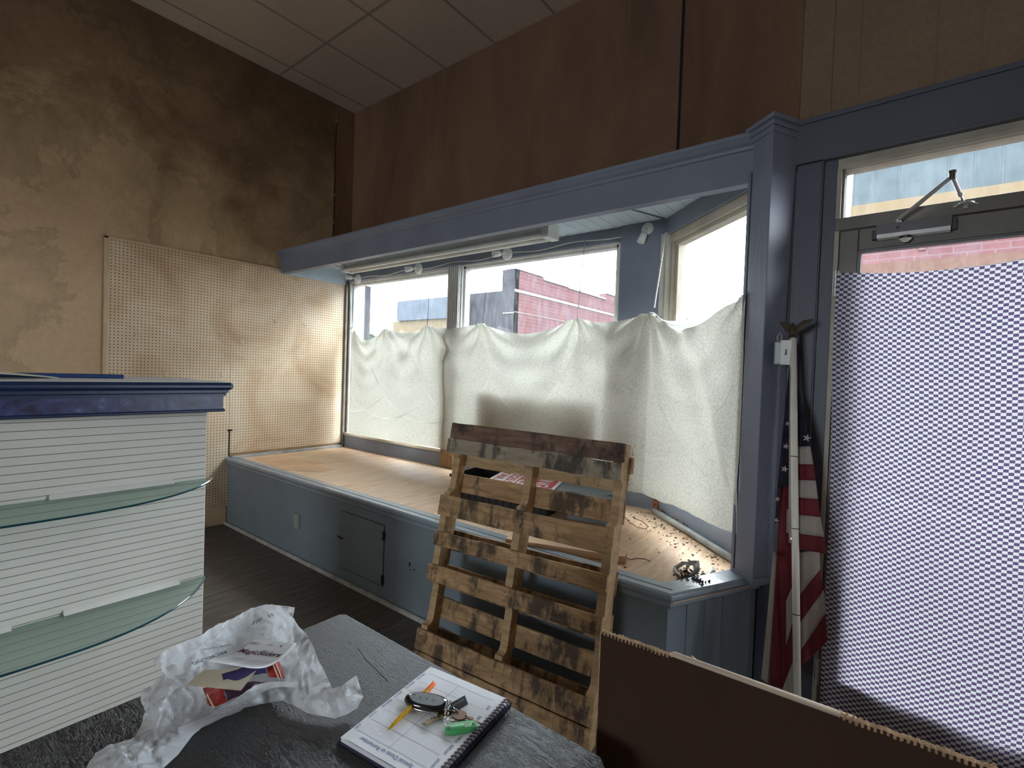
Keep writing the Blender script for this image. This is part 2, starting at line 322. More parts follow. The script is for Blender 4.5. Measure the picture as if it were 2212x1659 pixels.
# ------------------------------------------------------------------ mesh helpers
class MB:
    def __init__(s): s.v = []; s.f = []; s.mi = []; s.uv = None
    def add(s, vs, fs, mi=0):
        n = len(s.v); s.v += [Vector(q) for q in vs]; s.f += [tuple(n + i for i in f) for f in fs]; s.mi += [mi] * len(fs); return s
    def hexa(s, lo, hi, mi=0):       # four low points, four high points, same order
        return s.add(list(lo) + list(hi), [(3, 2, 1, 0), (4, 5, 6, 7), (0, 1, 5, 4), (1, 2, 6, 5), (2, 3, 7, 6), (3, 0, 4, 7)], mi)
    def box(s, x0, x1, y0, y1, z0, z1, mi=0):
        return s.hexa([(x0, y0, z0), (x1, y0, z0), (x1, y1, z0), (x0, y1, z0)], [(x0, y0, z1), (x1, y0, z1), (x1, y1, z1), (x0, y1, z1)], mi)
    def obox(s, o, a, b, c, mi=0):   # corner + three edge vectors
        o, a, b, c = map(Vector, (o, a, b, c)); return s.hexa([o, o + a, o + a + b, o + b], [o + c, o + a + c, o + a + b + c, o + b + c], mi)
    def dbox(s, u0, u1, z0, z1, o0, o1, mi=0):  # in door-wall coordinates
        return s.hexa([dp(u0, z0, o0), dp(u1, z0, o0), dp(u1, z0, o1), dp(u0, z0, o1)], [dp(u0, z1, o0), dp(u1, z1, o0), dp(u1, z1, o1), dp(u0, z1, o1)], mi)
    def prism(s, pts, z0, z1, mi=0):
        n = len(pts); vs = [(q[0], q[1], z0) for q in pts] + [(q[0], q[1], z1) for q in pts]
        return s.add(vs, [tuple(reversed(range(n))), tuple(range(n, 2 * n))] + [(i, (i + 1) % n, n + (i + 1) % n, n + i) for i in range(n)], mi)
    def loft(s, rings, closed=True, caps=True, mi=0):
        k = len(rings[0]); n = len(s.v); vs = [q for r in rings for q in r]; fs = []
        for i in range(len(rings) - 1):
            for j in range(k if closed else k - 1):
                a = i * k + j; b = i * k + (j + 1) % k; fs.append((a, b, b + k, a + k))
        if caps and closed: fs += [tuple(reversed(range(k))), tuple((len(rings) - 1) * k + j for j in range(k))]
        return s.add(vs, fs, mi)
    def tube(s, pts, r, k=8, mi=0, closed=False):
        pts = [Vector(q) for q in pts]; rings = []; up = None
        rs = r if isinstance(r, (list, tuple)) else [r] * len(pts)
        for i, q in enumerate(pts):
            a = pts[i - 1] if (i > 0 or closed) else q; b = pts[(i + 1) % len(pts)] if (i < len(pts) - 1 or closed) else q
            d = (b - a); d = d.normalized() if d.length > 1e-9 else Vector((0, 0, 1))
            if up is None: up = d.orthogonal().normalized()
            up = (up - d * up.dot(d)); up = up.normalized() if up.length > 1e-6 else d.orthogonal().normalized()
            sd = d.cross(up); rings.append([q + (up * math.cos(2 * math.pi * j / k) + sd * math.sin(2 * math.pi * j / k)) * rs[i] for j in range(k)])
        if closed: rings.append(rings[0])
        return s.loft(rings, True, not closed, mi)
    def lathe(s, o, axis, prof, k=24, mi=0):      # prof: (distance along axis, radius)
        o = Vector(o); ax = Vector(axis).normalized(); u = ax.orthogonal().normalized(); w_ = ax.cross(u)
        return s.loft([[o + ax * h_ + (u * math.cos(2 * math.pi * j / k) + w_ * math.sin(2 * math.pi * j / k)) * max(r_, 1e-4) for j in range(k)] for h_, r_ in prof], True, True, mi)
    def grid(s, fn, nu, nv, mi=0):
        vs = [fn(i / nu, j / nv) for j in range(nv + 1) for i in range(nu + 1)]
        fs = [(j * (nu + 1) + i, j * (nu + 1) + i + 1, (j + 1) * (nu + 1) + i + 1, (j + 1) * (nu + 1) + i) for j in range(nv) for i in range(nu)]
        return s.add(vs, fs, mi)
    def build(s, name, mats, parent=None, smooth=False, bevel=0.0, solid=0.0, label=None, uvs=None):
        if not isinstance(mats, (list, tuple)): mats = [mats]
        if parent is not None:
            q = parent
            org = Vector((0, 0, 0))
            while q is not None: org = org + q.location; q = q.parent
        else:
            lo = [min(v[i] for v in s.v) for i in range(3)]; hi = [max(v[i] for v in s.v) for i in range(3)]
            org = Vector(((lo[0] + hi[0]) / 2, (lo[1] + hi[1]) / 2, lo[2]))
        me = bpy.data.meshes.new(name); me.from_pydata([tuple(v - org) for v in s.v], [], s.f); me.update()
        for m in mats: me.materials.append(M[m] if isinstance(m, str) else m)
        for p_, i in zip(me.polygons, s.mi): p_.material_index = i; p_.use_smooth = smooth
        if uvs is not None:
            ul = me.uv_layers.new(name='UVMap')
            for lp in me.loops: ul.data[lp.index].uv = uvs[lp.vertex_index]
        import bmesh
        bm = bmesh.new(); bm.from_mesh(me); bmesh.ops.recalc_face_normals(bm, faces=bm.faces); bm.to_mesh(me); bm.free()
        o = bpy.data.objects.new(name, me); C.objects.link(o)
        if parent is not None: o.parent = parent
        else: o.location = org
        if solid: md = o.modifiers.new('thickness', 'SOLIDIFY'); md.thickness = solid; md.offset = 0
        if bevel: md = o.modifiers.new('edge', 'BEVEL'); md.width = bevel; md.segments = 2; md.limit_method = 'ANGLE'
        if label: o['label'] = label
        return o
def tag(o, label=None, cat=None, group=None, kind=None):
    if label: o['label'] = label
    if cat: o['category'] = cat
    if group: o['group'] = group
    if kind: o['kind'] = kind
    return o
def thing(name, loc, label, cat, group=None, kind=None):
    o = bpy.data.objects.new(name, None); o.empty_display_size = .05; C.objects.link(o); o.location = loc; return tag(o, label, cat, group, kind)
def struct(o, label=None): return tag(o, label, kind='structure')
def letters(txt, o, ex, ey, size, mat, name, parent, fit=None, lift=.0006, bold=0.0, conform=None):
    cu = bpy.data.curves.new(name, 'FONT'); cu.body = txt; cu.size = 1.0; cu.offset = bold; cu.fill_mode = 'BOTH'; cu.extrude = 0
    to = bpy.data.objects.new(name, cu); C.objects.link(to); bpy.context.view_layer.update()
    me = bpy.data.meshes.new_from_object(to.evaluated_get(bpy.context.evaluated_depsgraph_get()))
    bpy.data.objects.remove(to)
    ex = Vector(ex).normalized(); ey = Vector(ey).normalized(); nn = ex.cross(ey)
    xs = [v.co.x for v in me.vertices] or [0, 1]; w_ = max(xs) - min(xs); kx = (fit / w_) if fit else size
    mb = MB(); vs = []
    for v in me.vertices:
        a, b = (v.co.x - min(xs)) * kx, v.co.y * size
        q = Vector(o) + ex * a + ey * b + nn * lift
        if conform: q = conform(q)
        vs.append(q)
    mb.add(vs, [tuple(p_.vertices) for p_ in me.polygons]); bpy.data.meshes.remove(me)
    return mb.build(name, mat, parent)
def copy_tree(o, parent=None, loc=None):
    c = o.copy(); C.objects.link(c)
    if parent: c.parent = parent
    if loc: c.location = loc
    for ch in [x for x in bpy.data.objects if x.parent == o]: copy_tree(ch, c)
    return c

# ================================================================== THE ROOM
XL, ZC, YF, XR, YB = -4.889, 4.34, 3.25, 3.2, -6.0
YD = 2.50
mb = MB(); mb.box(XL - .2, XR + .2, YB - .2, 3.35, -.15, 0)
struct(mb.build('floor', 'worn_floor_boards'), 'worn dark grey wooden floor boards')
mb = MB(); mb.box(XL - .2, XR + .2, YB - .2, 3.45, ZC, ZC + .15)
struct(mb.build('ceiling', 'ceiling_tiles'), 'suspended ceiling of beige speckled tiles')
mb = MB(); mb.box(XL - .2, XL, YB - .2, 3.45, 0, ZC)
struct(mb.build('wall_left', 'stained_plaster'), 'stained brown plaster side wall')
mb = MB()
for a in (mb,):
    a.box(XR, XR + .2, YB - .2, 2.6, 0, ZC)
struct(mb.build('wall_right', 'tan_fibreboard'))
mb = MB(); mb.box(XL, XR, YB - .2, YB, 0, .9); mb.box(XL, XR, YB - .2, YB, 2.6, ZC); mb.box(XL, -2.0, YB - .2, YB, .9, 2.6); mb.box(-.6, XR, YB - .2, YB, .9, 2.6)
struct(mb.build('wall_back', 'stained_plaster'))
mb = MB(); mb.box(-2.0, -.6, YB - .12, YB - .11, .9, 2.6); o = struct(mb.build('window_added_back', 'dirty_window_glass'))  # unseen window, added in the back wall to let in daylight
# brown upper front wall that follows the bay, tan one over the door
A1 = (-1.20, YF); A2 = (-.385, YD + .005)
mb = MB()
mb.box(XL, A1[0], YF, YF + .15, 2.50, ZC)
mb.prism([A1, A2, (A2[0] + .10, A2[1] + .12), (A1[0] + .08, A1[1] + .15)], 2.50, ZC)
mb.box(XL - .01, -1.15, 3.255, 3.40, 0, .76)                    # under the front windows
mb.box(XL - .01, -4.84, 3.27, 3.32, .7, 2.5)
wf = struct(mb.build('wall_front', 'brown_fibreboard'), 'dark brown fibreboard wall above the display window')
mb = MB(); mb.add([Vector((A1[0] - .006, YF - .002, 2.5)), Vector((A1[0] + .010, YF - .012, 2.5)), Vector((A1[0] + .010, YF - .012, ZC)), Vector((A1[0] - .006, YF - .002, ZC))], [(0, 1, 2, 3)])
mb.box(A1[0] - .008, A1[0] + .004, YF - .012, YF, 2.55, ZC)
mb.build('panel_seam', 'dark_gap', wf)
mb = MB(); mb.box(-1.62, -1.612, YF - .003, YF, 3.95, ZC); mb.box(-4.46, -4.455, YF - .003, YF, 2.6, ZC); mb.build('panel_seam', 'brown_fibreboard', wf)
mb = MB(); mb.dbox(.0, 3.7, 2.60, ZC, .0, .12)
for u0, u1 in ((.0, .115), ): mb.dbox(u0, u1, 2.60, ZC, -.006, .0)
for u in (.205, .447, .575, .80, 1.2): mb.dbox(u, u + .006, 2.60, ZC, -.003, 0)
mb.dbox(1.30, 3.7, 0, .70, 0, .12); mb.dbox(1.30, 1.45, .70, 2.6, 0, .12); mb.dbox(3.50, 3.7, .70, 2.6, 0, .12)
wd = struct(mb.build('wall_door_side', 'tan_fibreboard'), 'tan fibreboard wall over the shop door')
wd.name = 'wall_entrance'
mb = MB(); mb.dbox(1.45, 3.50, .70, 2.6, .05, .055); struct(mb.build('window_added_right', 'dirty_window_glass'))  # bare window added out of view beyond the door, brings in more daylight
portal('daylight_portal', (-3.95, 3.33, 1.6), (0, -1, 0), 1.7, 1.7); portal('daylight_portal', (-2.35, 3.33, 1.6), (0, -1, 0), 1.6, 1.7)
portal('daylight_portal', (-.80, 2.92, 1.6), (-.66, -.75, 0), .85, 1.75)
q = dp(.63, 1.2, .1); portal('daylight_portal', q, (-DN.x, -DN.y, 0), .85, 1.9)
q = dp(.63, 2.3, .1); portal('daylight_portal', q, (-DN.x, -DN.y, 0), .95, .22)
q = dp(2.475, 1.65, .1); portal('daylight_portal', q, (-DN.x, -DN.y, 0), 2.05, 1.9)
portal('daylight_portal', (-1.3, YB - .3, 1.75), (0, 1, 0), 1.4, 1.7)

# left wall crack strip near the corner and torn flakes
struct(MB().box(XL + .0005, XL + .006, YF - .23, YF - .001, 2.63, ZC - .02).build('trim_14', 'brown_fibreboard'))
mb = MB(); random.seed(3); zz = 2.64
pts = []
while zz < 4.18: pts.append(Vector((XL + .007, 3.02 + random.uniform(-.004, .004), zz))); zz += .05
mb.tube(pts, .0035, 5); mb.build('plaster_crack', 'dark_gap', bpy.data.objects['wall_left'])
mb = MB()
for zz, hh in ((4.13, .05), (4.20, .04), (3.35, .03), (3.05, .05), (2.75, .07)):
    mb.add([(XL + .012, 3.015, zz), (XL + .012, 3.03, zz + hh * .4), (XL + .012, 3.018, zz + hh), (XL + .012, 3.008, zz + hh * .5)], [(0, 1, 2, 3)])
mb.build('plaster_flake', 'cardboard_edge', bpy.data.objects['wall_left'])

# ------------------------------------------------------------------ window bay: head board, frames, sills
K1 = Vector((-1.225, 3.175)); K2 = Vector((-.49, 2.51)); KD = (K2 - K1).normalized(); KN = Vector((-KD.y, KD.x))   # KN points outdoors
if KN.y < 0: KN = -KN
def kp(u, z, off=0.0): p = K1 + KD * u + KN * off; return Vector((p.x, p.y, z))
def kbox(m, u0, u1, z0, z1, o0, o1, mi=0):
    return m.hexa([kp(u0, z0, o0), kp(u1, z0, o0), kp(u1, z0, o1), kp(u0, z0, o1)], [kp(u0, z1, o0), kp(u1, z1, o0), kp(u1, z1, o1), kp(u0, z1, o1)], mi)
KL = (K2 - K1).length
mb = MB()   # head boards and corner panel
mb.box(XL, -1.20, 3.205, 3.25, 2.455, 2.60); mb.box(-1.555, K1.x + .005, 3.18, 3.255, .74, 2.60)
kbox(mb, -.02, KL + .02, 2.44, 2.60, .0, .06)
struct(mb.build('trim_1', 'blue_paint', bevel=.003), 'blue painted head board over the display windows')
mb = MB()   # sill boards
mb.box(XL, -1.19, 3.20, 3.25, .60, .742); kbox(mb, .0, KL + .01, .60, .745, .0, .05)
struct(mb.build('trim_2', 'blue_paint', bevel=.003), 'blue painted board along the foot of the windows')
mb = MB(); mb.box(-4.84, -3.30, 3.19, 3.25, .742, .775); struct(MB().box(-4.884, -4.838, 3.175, 3.199, .612, 2.455).build('trim_16', 'door_bronze', bevel=.002))
struct(mb.build('trim_3', 'cream_frame', bevel=.004), 'bare wooden sill under the left window')
def window(name, fr_mat, boxes, pane):
    mb = MB()
    for b in boxes: b(mb)
    fo = mb.build(name, fr_mat, bevel=.003); tag(fo, kind='structure')
    mb = MB(); pane(mb); mb.build('pane', 'dirty_window_glass', fo); return fo
def wbox(x0, x1, z0, z1, w_=.035):
    def f(m):
        for (a, b, c, d, y0) in ((x0, x0 + w_, z0, z1, 3.235), (x1 - w_, x1, z0, z1, 3.235), (x0, x1, z1 - w_, z1, 3.235), (x0, x1, z0, z0 + w_, 3.235),
                                 (x0 - .02, x0 + .012, z0, z1, 3.215), (x1 - .012, x1 + .02, z0, z1, 3.215), (x0, x1, z1 - .012, z1 + .02, 3.215)):
            m.box(a, b, y0, 3.30, c, d)
    return f
window('window_1', 'white_window_frame', [wbox(-4.82, -3.28, .75, 2.44)], lambda m: m.box(-4.80, -3.30, 3.262, 3.267, .77, 2.42))['label'] = 'left display window beside the pegboard'
window('window_2', 'white_window_frame', [wbox(-3.12, -1.575, .75, 2.455)], lambda m: m.box(-3.10, -1.59, 3.262, 3.267, .77, 2.44))['label'] = 'middle display window facing the red brick building'
mb = MB()
mb.box(-3.275, -3.125, 3.20, 3.30, .95, 2.455)
for i in range(6): mb.box(-3.265 + i * .024, -3.253 + i * .024, 3.192, 3.202, .95, 2.455)
struct(mb.build('trim_4', 'fluted_metal', bevel=.002), 'fluted metal mullion between the two front windows')
mb = MB(); mb.box(-3.295, -3.12, 3.19, 3.26, .612, .95)
for i in range(8): mb.box(-3.292 + i * .022, -3.280 + i * .022, 3.184, 3.195, .612, .95)
struct(mb.build('trim_5', 'splintered_wood', bevel=.002), 'splintered bare wood foot of the mullion')
mb = MB(); ff = .055
for (a, b, c, d, o0) in ((.03, .03 + .035, .745, 2.44, .015), (.065, .10, .745, 2.41, .035), (.03, KL, 2.385, 2.44, .01), (.06, KL, 2.36, 2.385, .03), (KL - .06, KL, .745, 2.44, .02), (.03, KL, .745, .815, .0)):
    kbox(mb, a, b, c, d, o0, .09)
fo = tag(mb.build('window_3', 'cream_frame', bevel=.003), 'angled display window beside the blue post', kind='structure')
mb = MB(); kbox(mb, .08, KL - .03, .77, 2.38, .060, .065); mb.build('pane', 'dirty_window_glass', fo)
mb = MB(); mb.box(-1.258, -1.222, 3.165, 3.20, .742, 2.45); kbox(mb, -.01, .035, .742, 2.45, -.012, .03)
struct(mb.build('trim_6', 'beige_frame', bevel=.003), 'beige corner strip between middle and angled windows')
# soffit
mb = MB(); mb.prism([(XL, 2.47), (-.45, 2.47), (-.45, 2.55), (A1[0], YF - .005), (XL, YF - .005)], 2.555, 2.60)
for i in range(46):
    x = XL + .05 + i * .09
    ye = 3.20 if x < -1.2 else 3.20 - (x + 1.2) * .88
    if ye > 2.56: mb.box(x, x + .006, 2.50, ye, 2.552, 2.556)
so = struct(mb.build('trim_7', 'light_blue_paint'), 'pale blue beaded soffit over the display')
mb = MB()
def thin(m, a, b, z, w_=.006):
    a, b = Vector(a), Vector(b); d = (b - a).normalized(); n_ = Vector((-d.y, d.x)) * w_ / 2
    m.prism([a + n_, b + n_, b - n_, a - n_], z - .004, z)
thin(mb, (-1.92, 2.70), (-1.42, 2.70), 2.552, .012); thin(mb, (-1.42, 2.70), (-1.24, 3.17), 2.552); thin(mb, (-4.6, 2.85), (-4.2, 2.85), 2.552); thin(mb, (-4.6, 2.85), (-4.7, 3.1), 2.552)
thin(mb, (-.93, 2.64), (-.80, 2.80), 2.552)
mb.build('hatch_joint', 'dark_blue_paint', so)
# lintel beam with crown
mb = MB(); yb = 2.455
prof = [(yb, 2.412), (yb, 2.56), (yb - .010, 2.565), (yb - .012, 2.578), (yb - .028, 2.590), (yb - .040, 2.606), (yb - .046, 2.612), (yb - .046, 2.628), (yb + .06, 2.628), (yb + .06, 2.412)]
mb.loft([[Vector((x, a, b)) for a, b in prof] for x in (XL + .002, -.53)])
mb.box(XL + .002, -.53, yb + .06, YF, 2.604, 2.622)
struct(mb.build('trim_8', 'blue_paint', bevel=.002), 'long blue lintel beam with crown moulding over the display')
mb = MB(); mb.box(XL + .002, XL + .03, 2.46, 3.2, 2.41, 2.56); struct(mb.build('trim_9', 'light_blue_paint', bevel=.002), 'pale blue board above the pegboard end')
# post
PR = Vector((-.455, 2.345)); pl_ = Vector((-.79, .61)).normalized(); pr_ = Vector((.47, .88)).normalized()
def post(m, g, z0, z1, la=.115, lb=.155, mi=0):
    p = PR - pl_ * g - pr_ * g
    q = [p, p + pr_ * (lb + 2 * g), p + pr_ * (lb + 2 * g) + pl_ * (la + 2 * g), p + pl_ * (la + 2 * g)]
    m.prism([(a.x, a.y) for a in q], z0, z1, mi)
mb = MB(); post(mb, 0, .60, 2.60); post(mb, .008, 2.575, 2.60); post(mb, .016, 2.60, 2.622); post(mb, .03, 2.622, 2.64)
post(mb, .006, .612, .64)
struct(mb.build('trim_10', 'blue_paint', bevel=.003), 'blue square post with a moulded cap beside the door')
mb = MB(); q0 = PR + pl_ * .125
mb.prism([(q0.x, q0.y), (q0.x + pl_.x * .018, q0.y + pl_.y * .018), (q0.x + pl_.x * .018 + pr_.x * .12, q0.y + pl_.y * .018 + pr_.y * .12), (q0.x + pr_.x * .12, q0.y + pr_.y * .12)], .61, 2.45)
struct(mb.build('trim_11', 'blue_paint', bevel=.002))

mb = MB(); mb.prism([(-.50, 2.52), (-.43, 2.48), (-.36, 2.52), (-.36, 2.62), (-.48, 2.62)], 0, 2.6); struct(mb.build('trim_15', 'dark_blue_paint'))
mb = MB(); kbox(mb, -.02, KL + .12, 0, .60, .025, .08); struct(mb.build('wall_bay', 'exterior_wall'))
# ------------------------------------------------------------------ door wall woodwork
mb = MB()
mb.dbox(-.01, 1.30, 2.458, 2.635, -.03, .05); mb.dbox(-.01, 1.30, 2.625, 2.645, -.04, 0); mb.dbox(.10, 1.25, 2.452, 2.462, -.036, .05, 0)
mb.dbox(-.06, .10, .0, 2.458, -.012, .05); mb.dbox(.10, .152, 0, 2.458, -.004, .06); mb.dbox(1.15, 1.30, 0, 2.458, -.012, .05)
mb.tube([dp(.100, .0, -.014), dp(.100, 2.46, -.014)], .005, 6)
struct(mb.build('trim_12', 'dark_blue_paint', bevel=.002), 'dark blue door casing and header')
mb = MB()
mb.dbox(.152, .170, 0, 2.41, -.012, .07, 0); mb.dbox(1.10, 1.15, 0, 2.41, -.012, .07, 0)
mb.dbox(.152, 1.15, 2.40, 2.458, .0, .07, 0); mb.dbox(.165, 1.12, 2.405, 2.425, -.012, .07, 0)
mb.dbox(.152, 1.15, 2.147, 2.199, -.016, .06, 1); mb.dbox(.170, .180, 2.19, 2.41, -.002, .06, 1)
mb.dbox(.152, 1.15, 0, .03, -.02, .1, 1)
fr = tag(mb.build('window_4', ['cream_frame', 'door_bronze'], bevel=.002), 'transom window over the shop door', kind='structure')
mb = MB(); mb.dbox(.178, 1.11, 2.195, 2.405, .030, .035); mb.build('pane', 'door_glass', fr)
dr = tag(bpy.data.objects.new('door_1', None), 'bronze metal shop door hung with a checked curtain', kind='structure'); C.objects.link(dr)
dr.location = dp(.17, 0)
mb = MB()
mb.dbox(.172, .238, .035, 2.143, -.012, .035); mb.dbox(1.03, 1.098, .035, 2.143, -.012, .035); mb.dbox(.238, 1.03, 2.055, 2.143, -.012, .035); mb.dbox(.238, 1.03, .035, .26, -.012, .035)
mb.build('frame', 'door_bronze', dr, bevel=.003)
mb = MB()
for (a, b, c, d) in ((.236, .250, .25, 2.057), (1.02, 1.032, .25, 2.057), (.236, 1.032, 2.045, 2.057), (.236, 1.032, .25, .262)): mb.dbox(a, b, c, d, -.016, .02)
mb.build('glazing_bead', 'dark_metal', dr, bevel=.002)
mb = MB(); mb.dbox(.24, 1.03, .255, 2.05, .010, .015); mb.build('glass', 'door_glass', dr)
for zc_ in (1.925, .265):
    mb = MB()
    for k in range(3): mb.lathe(dp(.166, zc_ - .055 + k * .037, -.022), (0, 0, 1), [(0, .0075), (.035, .0075)], 12)
    mb.dbox(.156, .176, zc_ - .055, zc_ + .055, -.016, -.010)
    mb.build('hinge', 'fluted_metal', dr, smooth=False)
mb = MB(); mb.lathe(dp(1.06, 1.0, -.05), (0, 0, 1), [(-.12, .01), (.12, .01)], 12); mb.dbox(1.05, 1.07, .9, .92, -.05, -.01); mb.dbox(1.05, 1.07, 1.08, 1.10, -.05, -.01); mb.build('handle', 'fluted_metal', dr)
# closer on the door head
cl = bpy.data.objects.new('door_closer', None); C.objects.link(cl); cl.parent = dr
cl['label'] = 'silver and brown overhead closer with folded arm'
mb = MB(); y0 = -.066
mb.dbox(.300, .524, 2.098, 2.135, y0, -.012, 0); mb.dbox(.302, .522, 2.083, 2.099, y0 + .004, -.012, 1)
mb.dbox(.285, .300, 2.086, 2.122, -.045, -.012, 2); mb.dbox(.524, .538, 2.090, 2.132, -.045, -.012, 2)
mb.dbox(.362, .373, 2.110, 2.121, y0 - .001, y0, 2)
b_ = mb.build('closer_body', ['dark_metal', 'fluted_metal', 'switch_black'], cl, bevel=.002)
E1 = dp(.367, 2.138, -.045); E2 = dp(.518, 2.255, -.13); E3 = dp(.560, 2.170, -.022)
mb = MB(); d_ = (E2 - E1); sd = Vector((0, 0, 1)).cross(d_).normalized() * .006
mb.lathe(E1 + Vector((0, 0, -.004)), (0, 0, 1), [(0, .010), (.014, .010), (.016, .006)], 14)
up = Vector((0, 0, .007)); A_ = E1 + Vector((0, 0, .010))
mb.loft([[A_ - sd * 1.4 - up, A_ + sd * 1.4 - up, A_ + sd * 1.4 + up, A_ - sd * 1.4 + up], [E2 - sd - up * .7, E2 + sd - up * .7, E2 + sd + up * .7, E2 - sd + up * .7]])
mb.build('arm', 'fluted_metal', cl, bevel=.001)
mb = MB(); d_ = E3 - E2; mb.tube([E2, E2 + d_ * .55], .0065, 10); mb.tube([E2 + d_ * .55, E2 + d_ * .62], .0085, 10); mb.tube([E2 + d_ * .6, E3], .0042, 8)
mb.build('forearm', 'fluted_metal', cl)
mb = MB(); mb.lathe(E2 - Vector((0, 0, .010)), (0, 0, 1), [(0, .010), (.022, .010), (.024, .012), (.030, .012)], 14); mb.build('pivot_cap', 'dark_metal', cl)
DU3 = Vector((DU.x, DU.y, 0)); mb = MB(); q = dp(.575, 2.168, -.02)
mb.lathe(E3 + Vector((.0, .0, .006)), (0, .25, 1), [(-.003, .026), (.003, .026)], 20); mb.obox(E3 - DU3 * .034 + Vector((0, 0, .004)), DU3 * .068, Vector((0, .014, 0)), (0, 0, .004)); mb.lathe(E3, (0, 0, 1), [(-.008, .008), (.010, .008)], 10)
o = mb.build('shoe_plate', 'fluted_metal', cl)
mb = MB(); q = dp(.392, 2.080, -.045); mb.lathe(q, (0, 0, -1), [(-.004, .020), (.006, .020), (.007, .019)], 20); mb.lathe(q, (0, 0, -1), [(.007, .021), (.018, .009), (.020, .001)], 20, mi=1)
mb.build('adjuster_knob', ['dark_metal', 'white_enamel'], cl)
# checked door curtain
NU, NV = 70, 150
def dcurt(u, v):
    U = .172 + u * 1.0; zt_ = 1.967 - .030 * math.sin(math.pi * min(1, u / .75)) + .022 * u * u * 2; z = zt_ + (0.10 - zt_) * v
    off = -.030 - .004 * math.sin(u * 22 + v * 3) - .006 * math.sin(u * 9 + 2 - v * 5) * v - .010 * max(0, 1 - u * 12) * 0
    off -= .004 * math.exp(-((z - (1.10 - .12 * u)) / .02) ** 2)
    U += .030 * v * (1 - u) * .6 - .012 * math.sin(v * 9) * max(0, 1 - u * 10) * .4
    return dp(U, z, off)
mb = MB(); mb.grid(dcurt, NU, NV)
uvs = []
for j in range(NV + 1):
    for i in range(NU + 1):
        u, v = i / NU, j / NV; z0 = dcurt(u, 0).z; L = z0 - dcurt(u, v).z
        skew = .020 * math.sin(u * 3.2) * (1 - v) - .05 * v * u
        uvs.append((u * 1.0 + .004 * math.sin(v * 14), L + skew))
ck = mb.build('door_curtain', 'checked_fabric', smooth=True, uvs=uvs)
tag(ck, 'white curtain with small dark purple checks hung on the shop door', 'curtain')

# ------------------------------------------------------------------ display platform
pf = thing('display_platform', (-2.7, 2.6, 0), 'raised blue display platform with a worn wooden top below the windows', 'platform')
PP = [(XL + .004, 1.985), (-.675, 1.985), (-.44, 2.46), (-.49, 2.51), (-1.225, 3.185), (-1.225, 3.198), (XL + .004, 3.198)]
mb = MB(); mb.prism(PP, .585, .610); mb.build('deck', 'display_floor_boards', pf)
mb = MB(); mb.box(XL + .004, -.70, 2.0, 2.02, .0, .585); 
mb.prism([(-.70, 2.0), (-.465, 2.475), (-.49, 2.485), (-.725, 2.02)], .0, .585)
sd_ = Vector((.235, .475)).normalized(); sn = Vector((sd_.y, -sd_.x))
for i in range(1, 5):
    q = Vector((-.70, 2.0)) + sd_ * (.105 * i); mb.prism([(q.x, q.y), (q.x + sd_.x * .004, q.y + sd_.y * .004), (q.x + sn.x * .003, q.y + sn.y * .003)], .0, .56)
sk = mb.build('skirt', 'skirt_blue_paint', pf)
def rail(path2, prof, name, mat, parent, bevel=0):
    mb = MB(); rings = []
    n = len(path2); ps = [Vector(q) for q in path2]
    for i, q in enumerate(ps):
        d0 = (ps[i] - ps[i - 1]).normalized() if i else (ps[1] - ps[0]).normalized(); d1 = (ps[i + 1] - ps[i]).normalized() if i < n - 1 else d0
        b = (d0 + d1).normalized(); nn = Vector((b.y, -b.x)); k = 1 / max(.3, b.dot(d0))
        rings.append([Vector((q.x + nn.x * a * k, q.y + nn.y * a * k, z)) for a, z in prof])
    mb.loft(rings); return mb.build(name, mat, parent, bevel=bevel)
EP = [(XL + .006, 1.99), (-.690, 1.99), (-.455, 2.465)]
rail(EP, [(-.085, .611), (-.085, .626), (.010, .626), (.022, .618), (.024, .604), (.018, .592), (.012, .588), (.012, .570), (.006, .560), (-.01, .556)], 'edge_moulding', 'rail_paint', pf, .002)
rail([(XL + .006, 1.99), (-.690, 1.99)], [(-.030, .6262), (-.030, .6272), (-.0265, .6272), (-.0265, .6262)], 'edge_joint', 'dark_gap', pf)
rail([(XL + .006, 1.99), (-.70, 1.99)], [(.0, 0.0), (.018, 0.0), (.010, .018), (.0, .022)], 'foot_moulding', 'worn_grey_paint', pf)
mb = MB(); mb.box(XL + .008, XL + .05, 2.02, 3.20, .61, .632); mb.build('end_batten', 'worn_grey_paint', pf, bevel=.003)
mb = MB(); X0, X1, Z0, Z1 = -3.03, -2.553, .095, .492
for (a, b, c, d) in ((X0, X1, Z1, Z1 + .003), (X0, X1, Z0 - .003, Z0), (X0 - .003, X0, Z0, Z1), (X1, X1 + .004, Z0, Z1)): mb.box(a, b, 1.9985, 2.0, c, d)
mb.build('hatch_joint', 'dark_gap', pf)
ad = MB().box(X0 + .002, X1 - .002, 1.9965, 2.0, Z0 + .002, Z1 - .002).build('access_door', 'skirt_blue_paint', pf)
for zz in (.425, .14): MB().box(X1 - .006, X1 + .010, 1.988, 1.998, zz - .028, zz + .028).build('hinge', 'dark_gap', ad)
mb = MB(); mb.box(X0 - .03, X0 - .012, 1.987, 1.997, .300, .312); mb.box(X0 - .008, X0 + .03, 1.985, 1.998, .300, .309); mb.lathe((X0 + .012, 1.985, .305), (0, -1, 0), [(0, .007), (.008, .006)], 10)
mb.build('latch', 'dark_metal', ad)
for (x, z_, r_) in ((-2.30, .31, .010), (-2.26, .285, .006), (-2.245, .29, .004), (-2.292, .275, .005), (-2.21, .275, .004), (-2.305, .295, .006)): MB().lathe((x, 2.001, z_), (0, -1, 0), [(0, r_), (.002, r_ * .8)], 9).build('nail_hole', 'dark_gap', pf)
